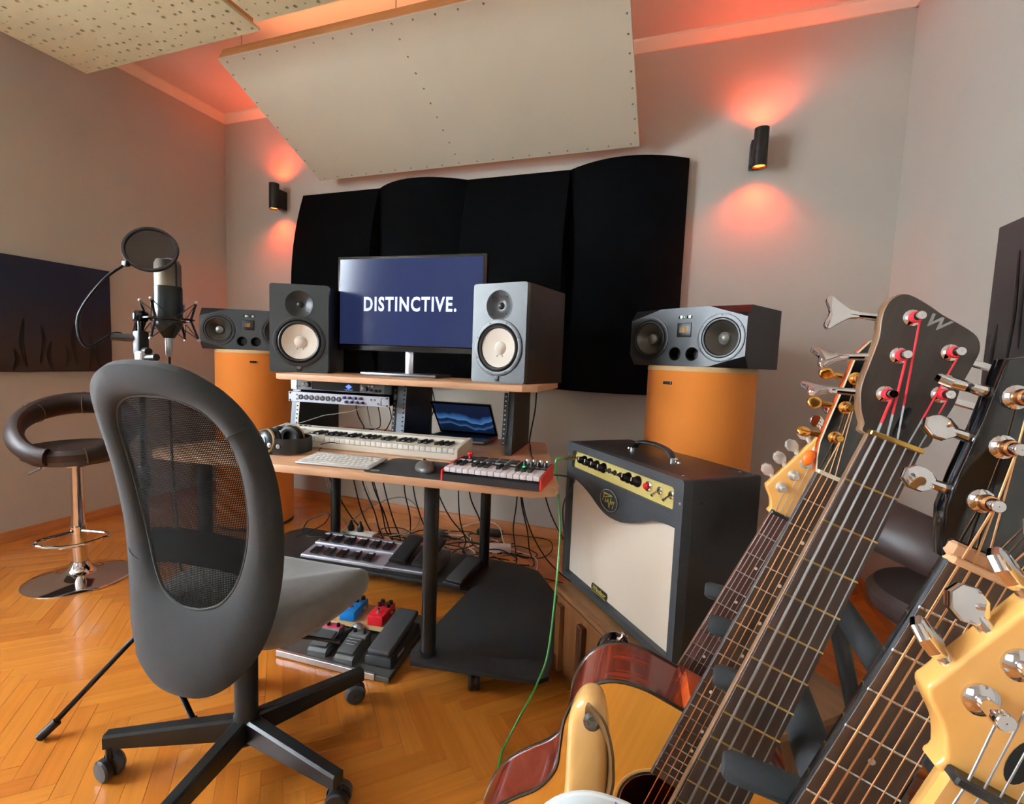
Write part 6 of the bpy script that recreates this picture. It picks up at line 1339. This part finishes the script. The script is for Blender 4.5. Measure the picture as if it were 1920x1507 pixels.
MB().prism(H3, -0.020, -0.005, 0.0015, 2).obj('headstock', M_WENGE, g3, ang=50)
MB().prism([(p[0] * 0.985, 0.06 + (p[1] - 0.06) * 0.985) for p in H3], -0.005, -0.0038).obj('headstock_face', M_WHEAD, g3)
text('headstock_mark', 'W', 0.017, M_GREYTXT, g3, TR(-0.013, 0.1185, -0.0036, -0.12), shear=0.25, bold=0.0004)
MB().prism(loop2([(-0.0035, 0.008), (0.0035, 0.008), (0.0045, 0.028), (0.002, 0.036), (-0.002, 0.036), (-0.0045, 0.028)], 3), -0.0038, -0.0032).obj('truss_rod_cover', M_GBLK, g3)
P3 = [(-0.0245, 0.041), (-0.0285, 0.079), (-0.0325, 0.116), (0.0085, 0.0965), (0.0165, 0.0575)]
K3 = [(-0.073, 0.026), (-0.077, 0.060), (-0.085, 0.103), (0.062, 0.098), (0.066, 0.060)]
for i in range(5): tuner(g3, P3[i], K3[i], 'butterfly', M_CHROME, M_REDT, (1.25, 0.95, 0.25, 0.5, 1.0)[i], hb=-0.0038, zk=-0.015)
strings(g3, 0.864, 0.046, P3, [0.0014, 0.00115, 0.00095, 0.0008, 0.00068], M_STRW, head_m=M_REDT, hb=-0.0038, silk=0.30, zb=0.012, inset=0.005)
B3o = loop2([(-0.146, -0.388), (-0.132, -0.395), (-0.114, -0.425), (-0.094, -0.475), (-0.076, -0.53), (-0.05, -0.565), (0.045, -0.61), (0.066, -0.58), (0.095, -0.535), (0.122, -0.53), (0.134, -0.57), (0.120, -0.64), (0.112, -0.71), (0.135, -0.80), (0.148, -0.88), (0.12, -0.965), (0.04, -1.005), (-0.06, -1.0), (-0.14, -0.95), (-0.165, -0.87), (-0.152, -0.77), (-0.130, -0.68), (-0.122, -0.60), (-0.130, -0.525), (-0.150, -0.465), (-0.163, -0.425), (-0.160, -0.398)], 4)
MB().prism(B3o, -0.052, -0.008, 0.014, 4).obj('body', M_ALDER, g3, ang=60)
for u_ in (-0.70, -0.80): MB().rbox((0, u_, -0.003), (0.10, 0.032, 0.014), 0.003, 2).obj('pickup', M_BLACKP, g3)
MB().rbox((0, -0.868, -0.002), (0.085, 0.05, 0.014), 0.003, 2).obj('bridge', M_CHROME, g3)
# leather strap on the horn
M_STRAP = mat('brown_strap', (104, 78, 48), 0.35, coat=0.2)
sp_ = crom([(-0.150, -0.402, -0.003), (-0.138, -0.400, 0.001), (-0.122, -0.412, 0.000), (-0.108, -0.432, -0.006), (-0.096, -0.470, -0.020), (-0.090, -0.53, -0.030), (-0.095, -0.62, -0.03)], 6)
b = MB(); vs = []; fs = []
for i, p in enumerate(sp_):
    tn = (sp_[min(i + 1, len(sp_) - 1)] - sp_[max(i - 1, 0)]).normalized(); f = i / (len(sp_) - 1)
    side = Vector((0.35, 0.65, 0.25)).lerp(Vector((0.2, 0.1, 1.0)), min(1, f * 2.2)); side = (side - tn * side.dot(tn)).normalized(); nn = tn.cross(side)
    w_ = 0.019 * min(1, 0.35 + f * 8) if f < 0.1 else 0.019 + 0.004 * f
    for (a, c) in ((-w_, -0.0016), (w_, -0.0016), (w_, 0.0016), (-w_, 0.0016)): vs.append(p + side * a + nn * c)
for i in range(len(sp_) - 1):
    for j in range(4): fs.append((i * 4 + j, i * 4 + (j + 1) % 4, (i + 1) * 4 + (j + 1) % 4, (i + 1) * 4 + j))
fs += [(3, 2, 1, 0), tuple((len(sp_) - 1) * 4 + j for j in range(4))]
st_ = b.add(vs, fs).obj('leather_strap', M_STRAP, g3)
MB().lathe([(0.009, -0.002), (0.010, 0.002), (0.006, 0.004), (0.0003, 0.003)], (-0.141, -0.403, 0.002), (0.1, 0.25, 1), 18).obj('strap_button', mat('dark_button', (120, 116, 110), 0.2, metal=0.8), st_)

# --- 4 black acoustic
g4 = guitar(4, 'acoustic_guitar', 'acoustic guitar with gloss black headstock, bronze strings and a raw wooden nut')
neck(g4, 0.65, 20, 0.044, 0.055, M_EBONY, M_GBLK, M_FRET, 0.375, binding=mat('black_binding', (26, 28, 32), 0.12, coat=0.6), nut_m=mat('raw_nut', (206, 160, 116), 0.7), nut_h=0.0042, dot_m=mat('pearl_dot', (190, 180, 172), 0.3))
MB().rbox((0.0, 0.0085, -0.0025), (0.050, 0.010, 0.010), 0.002, 1).obj('nut_shim', mat('raw_nut2', (196, 150, 112), 0.75), g4)
H4 = [(-0.022, 0.0), (-0.029, 0.014), (-0.036, 0.030), (-0.0395, 0.055), (-0.0425, 0.09), (-0.047, 0.125), (-0.048, 0.134), (-0.030, 0.145), (0.0, 0.157), (0.030, 0.145), (0.048, 0.134), (0.047, 0.125), (0.0425, 0.09), (0.0395, 0.055), (0.036, 0.030), (0.029, 0.014), (0.022, 0.0)]
MB().prism(H4, -0.019, -0.004, 0.0018, 2).obj('headstock', M_GBLK, g4, ang=30)
lg4 = MB(); strokes(lg4, [[(-0.012, 0.0), (-0.006, 0.004), (0.0, 0.002), (0.006, 0.006)]], 0.0022, None); lg4.obj('headstock_mark', M_LOGO, g4, TR(-0.018, 0.128, -0.004))
P4 = [(-0.0215, 0.044), (-0.0265, 0.081), (-0.034, 0.113), (0.034, 0.113), (0.0265, 0.081), (0.0215, 0.044)]
K4 = [(-0.0545, 0.042), (-0.0585, 0.079), (-0.064, 0.110), (0.064, 0.110), (0.0585, 0.079), (0.0545, 0.042)]
for i in range(6): tuner(g4, P4[i], K4[i], 'octagon', M_CHROME, M_STRB, (0.15, 0.35, 1.25)[i % 3], hb=-0.004)
strings(g4, 0.65, 0.044, P4, [0.00078, 0.00068, 0.00058, 0.0005, 0.00042, 0.00036], M_STRB, hb=-0.004)
acoustic_body(g4, AO, mat('pale_blue_top', (224, 234, 236), 0.25, coat=0.5), mat('pale_blue_side', (222, 232, 234), 0.25, coat=0.5), 0.100, -0.505, mat('pale_binding', (224, 228, 226), 0.3, coat=0.5))
for x, y0 in ((-0.098, -0.3655), (-0.072, -0.3612), (-0.046, -0.3598)): MB().tube([(x, y0, -0.104), (x + 0.002, y0, -0.088)], 0.0009, 5).obj('blue_mark', mat('blue_ink', (70, 80, 170), 0.5), g4)
MB().prism([(-0.028, -0.34), (0.028, -0.34), (0.028, -0.363), (-0.028, -0.363)], -0.085, -0.010, 0.006, 2).obj('neck_heel', M_GBLK, g4)

# --- 5 nearest electric with big maple headstock
g5 = guitar(5, 'electric_guitar', 'electric guitar with glossy maple headstock nearest the camera at lower right')
neck(g5, 0.648, 21, 0.042, 0.052, M_MAPLE, M_MAPLE, M_FRET, 0.43, nut_m=mat('dark_nut', (30, 32, 34), 0.35))
MB().prism(STRAT, -0.0185, -0.004, 0.003, 3).obj('headstock', M_MAPLE, g5, ang=50)
MB().prism([(0.0055 * math.cos(2 * PI * i / 20) + 0.002, 0.012 * math.sin(2 * PI * i / 20) + 0.022) for i in range(20)], -0.0041, -0.0036).obj('truss_rod_slot', mat('slot_dark', (14, 12, 10), 0.8), g5)
for i in range(6): tuner(g5, SP[i], SK[i], 'octagon', M_CHROME, None, (1.1, 0.2, 0.95, 0.3, 0.8, 0.4)[i], hb=-0.004, zk=-0.011)
strings(g5, 0.648, 0.042, SP, [0.00062, 0.00052, 0.00045, 0.0004, 0.00034, 0.0003], M_STRW, hb=-0.004, zb=0.006)
strat_body(g5, mat('surf_white', (210, 214, 210), 0.2, coat=0.6))

# --- the rack
R_ = thing('guitar_rack', 'black foam padded multi-guitar rack holding five guitars upright', 'guitar stand', (0.2, 0.6, 0))
WB(R_).tube([(0.277, 0.14, 0.725), (0.277, 1.02, 0.725)], 0.018, 14).obj('top_bar', M_RUBBER, R_)
WB(R_).tube([(0.154, 0.22, 0.722), (0.154, 0.90, 0.722)], 0.020, 14).obj('padded_bar', M_RUBBER, R_)
for y in (0.85, 0.735, 0.61, 0.47, 0.335): WB(R_).tube([(0.154, y, 0.728), (0.12, y, 0.738), (0.066, y, 0.745), (0.060, y, 0.7455)], [0.0135, 0.0135, 0.0135, 0.010], 12).obj('neck_finger', M_RUBBER, R_)
for y in (0.16, 0.98):
    WB(R_).tube([(0.277, y, 0.725), (0.215, max(0.23, min(0.89, y)), 0.722), (0.154, max(0.23, min(0.89, y)), 0.722)], 0.012, 10).obj('bar_link', M_BLACKM, R_)
    WB(R_).tube([(0.277, y, 0.725), (0.36, y, 0.40), (0.42, y, 0.012)], 0.014, 12).obj('rear_leg', M_BLACKM, R_)
    WB(R_).tube([(0.277, y, 0.715), (0.10, y, 0.36), (-0.16, y, 0.10), (-0.24, y, 0.02)], 0.014, 12).obj('front_leg', M_BLACKM, R_)
for (x, z, r) in ((-0.205, 0.055, 0.012), (-0.03, 0.055, 0.012)):
    WB(R_).tube([(x, 0.16, z), (x, 0.98, z)], r, 12).obj('cradle_bar', M_RUBBER, R_)
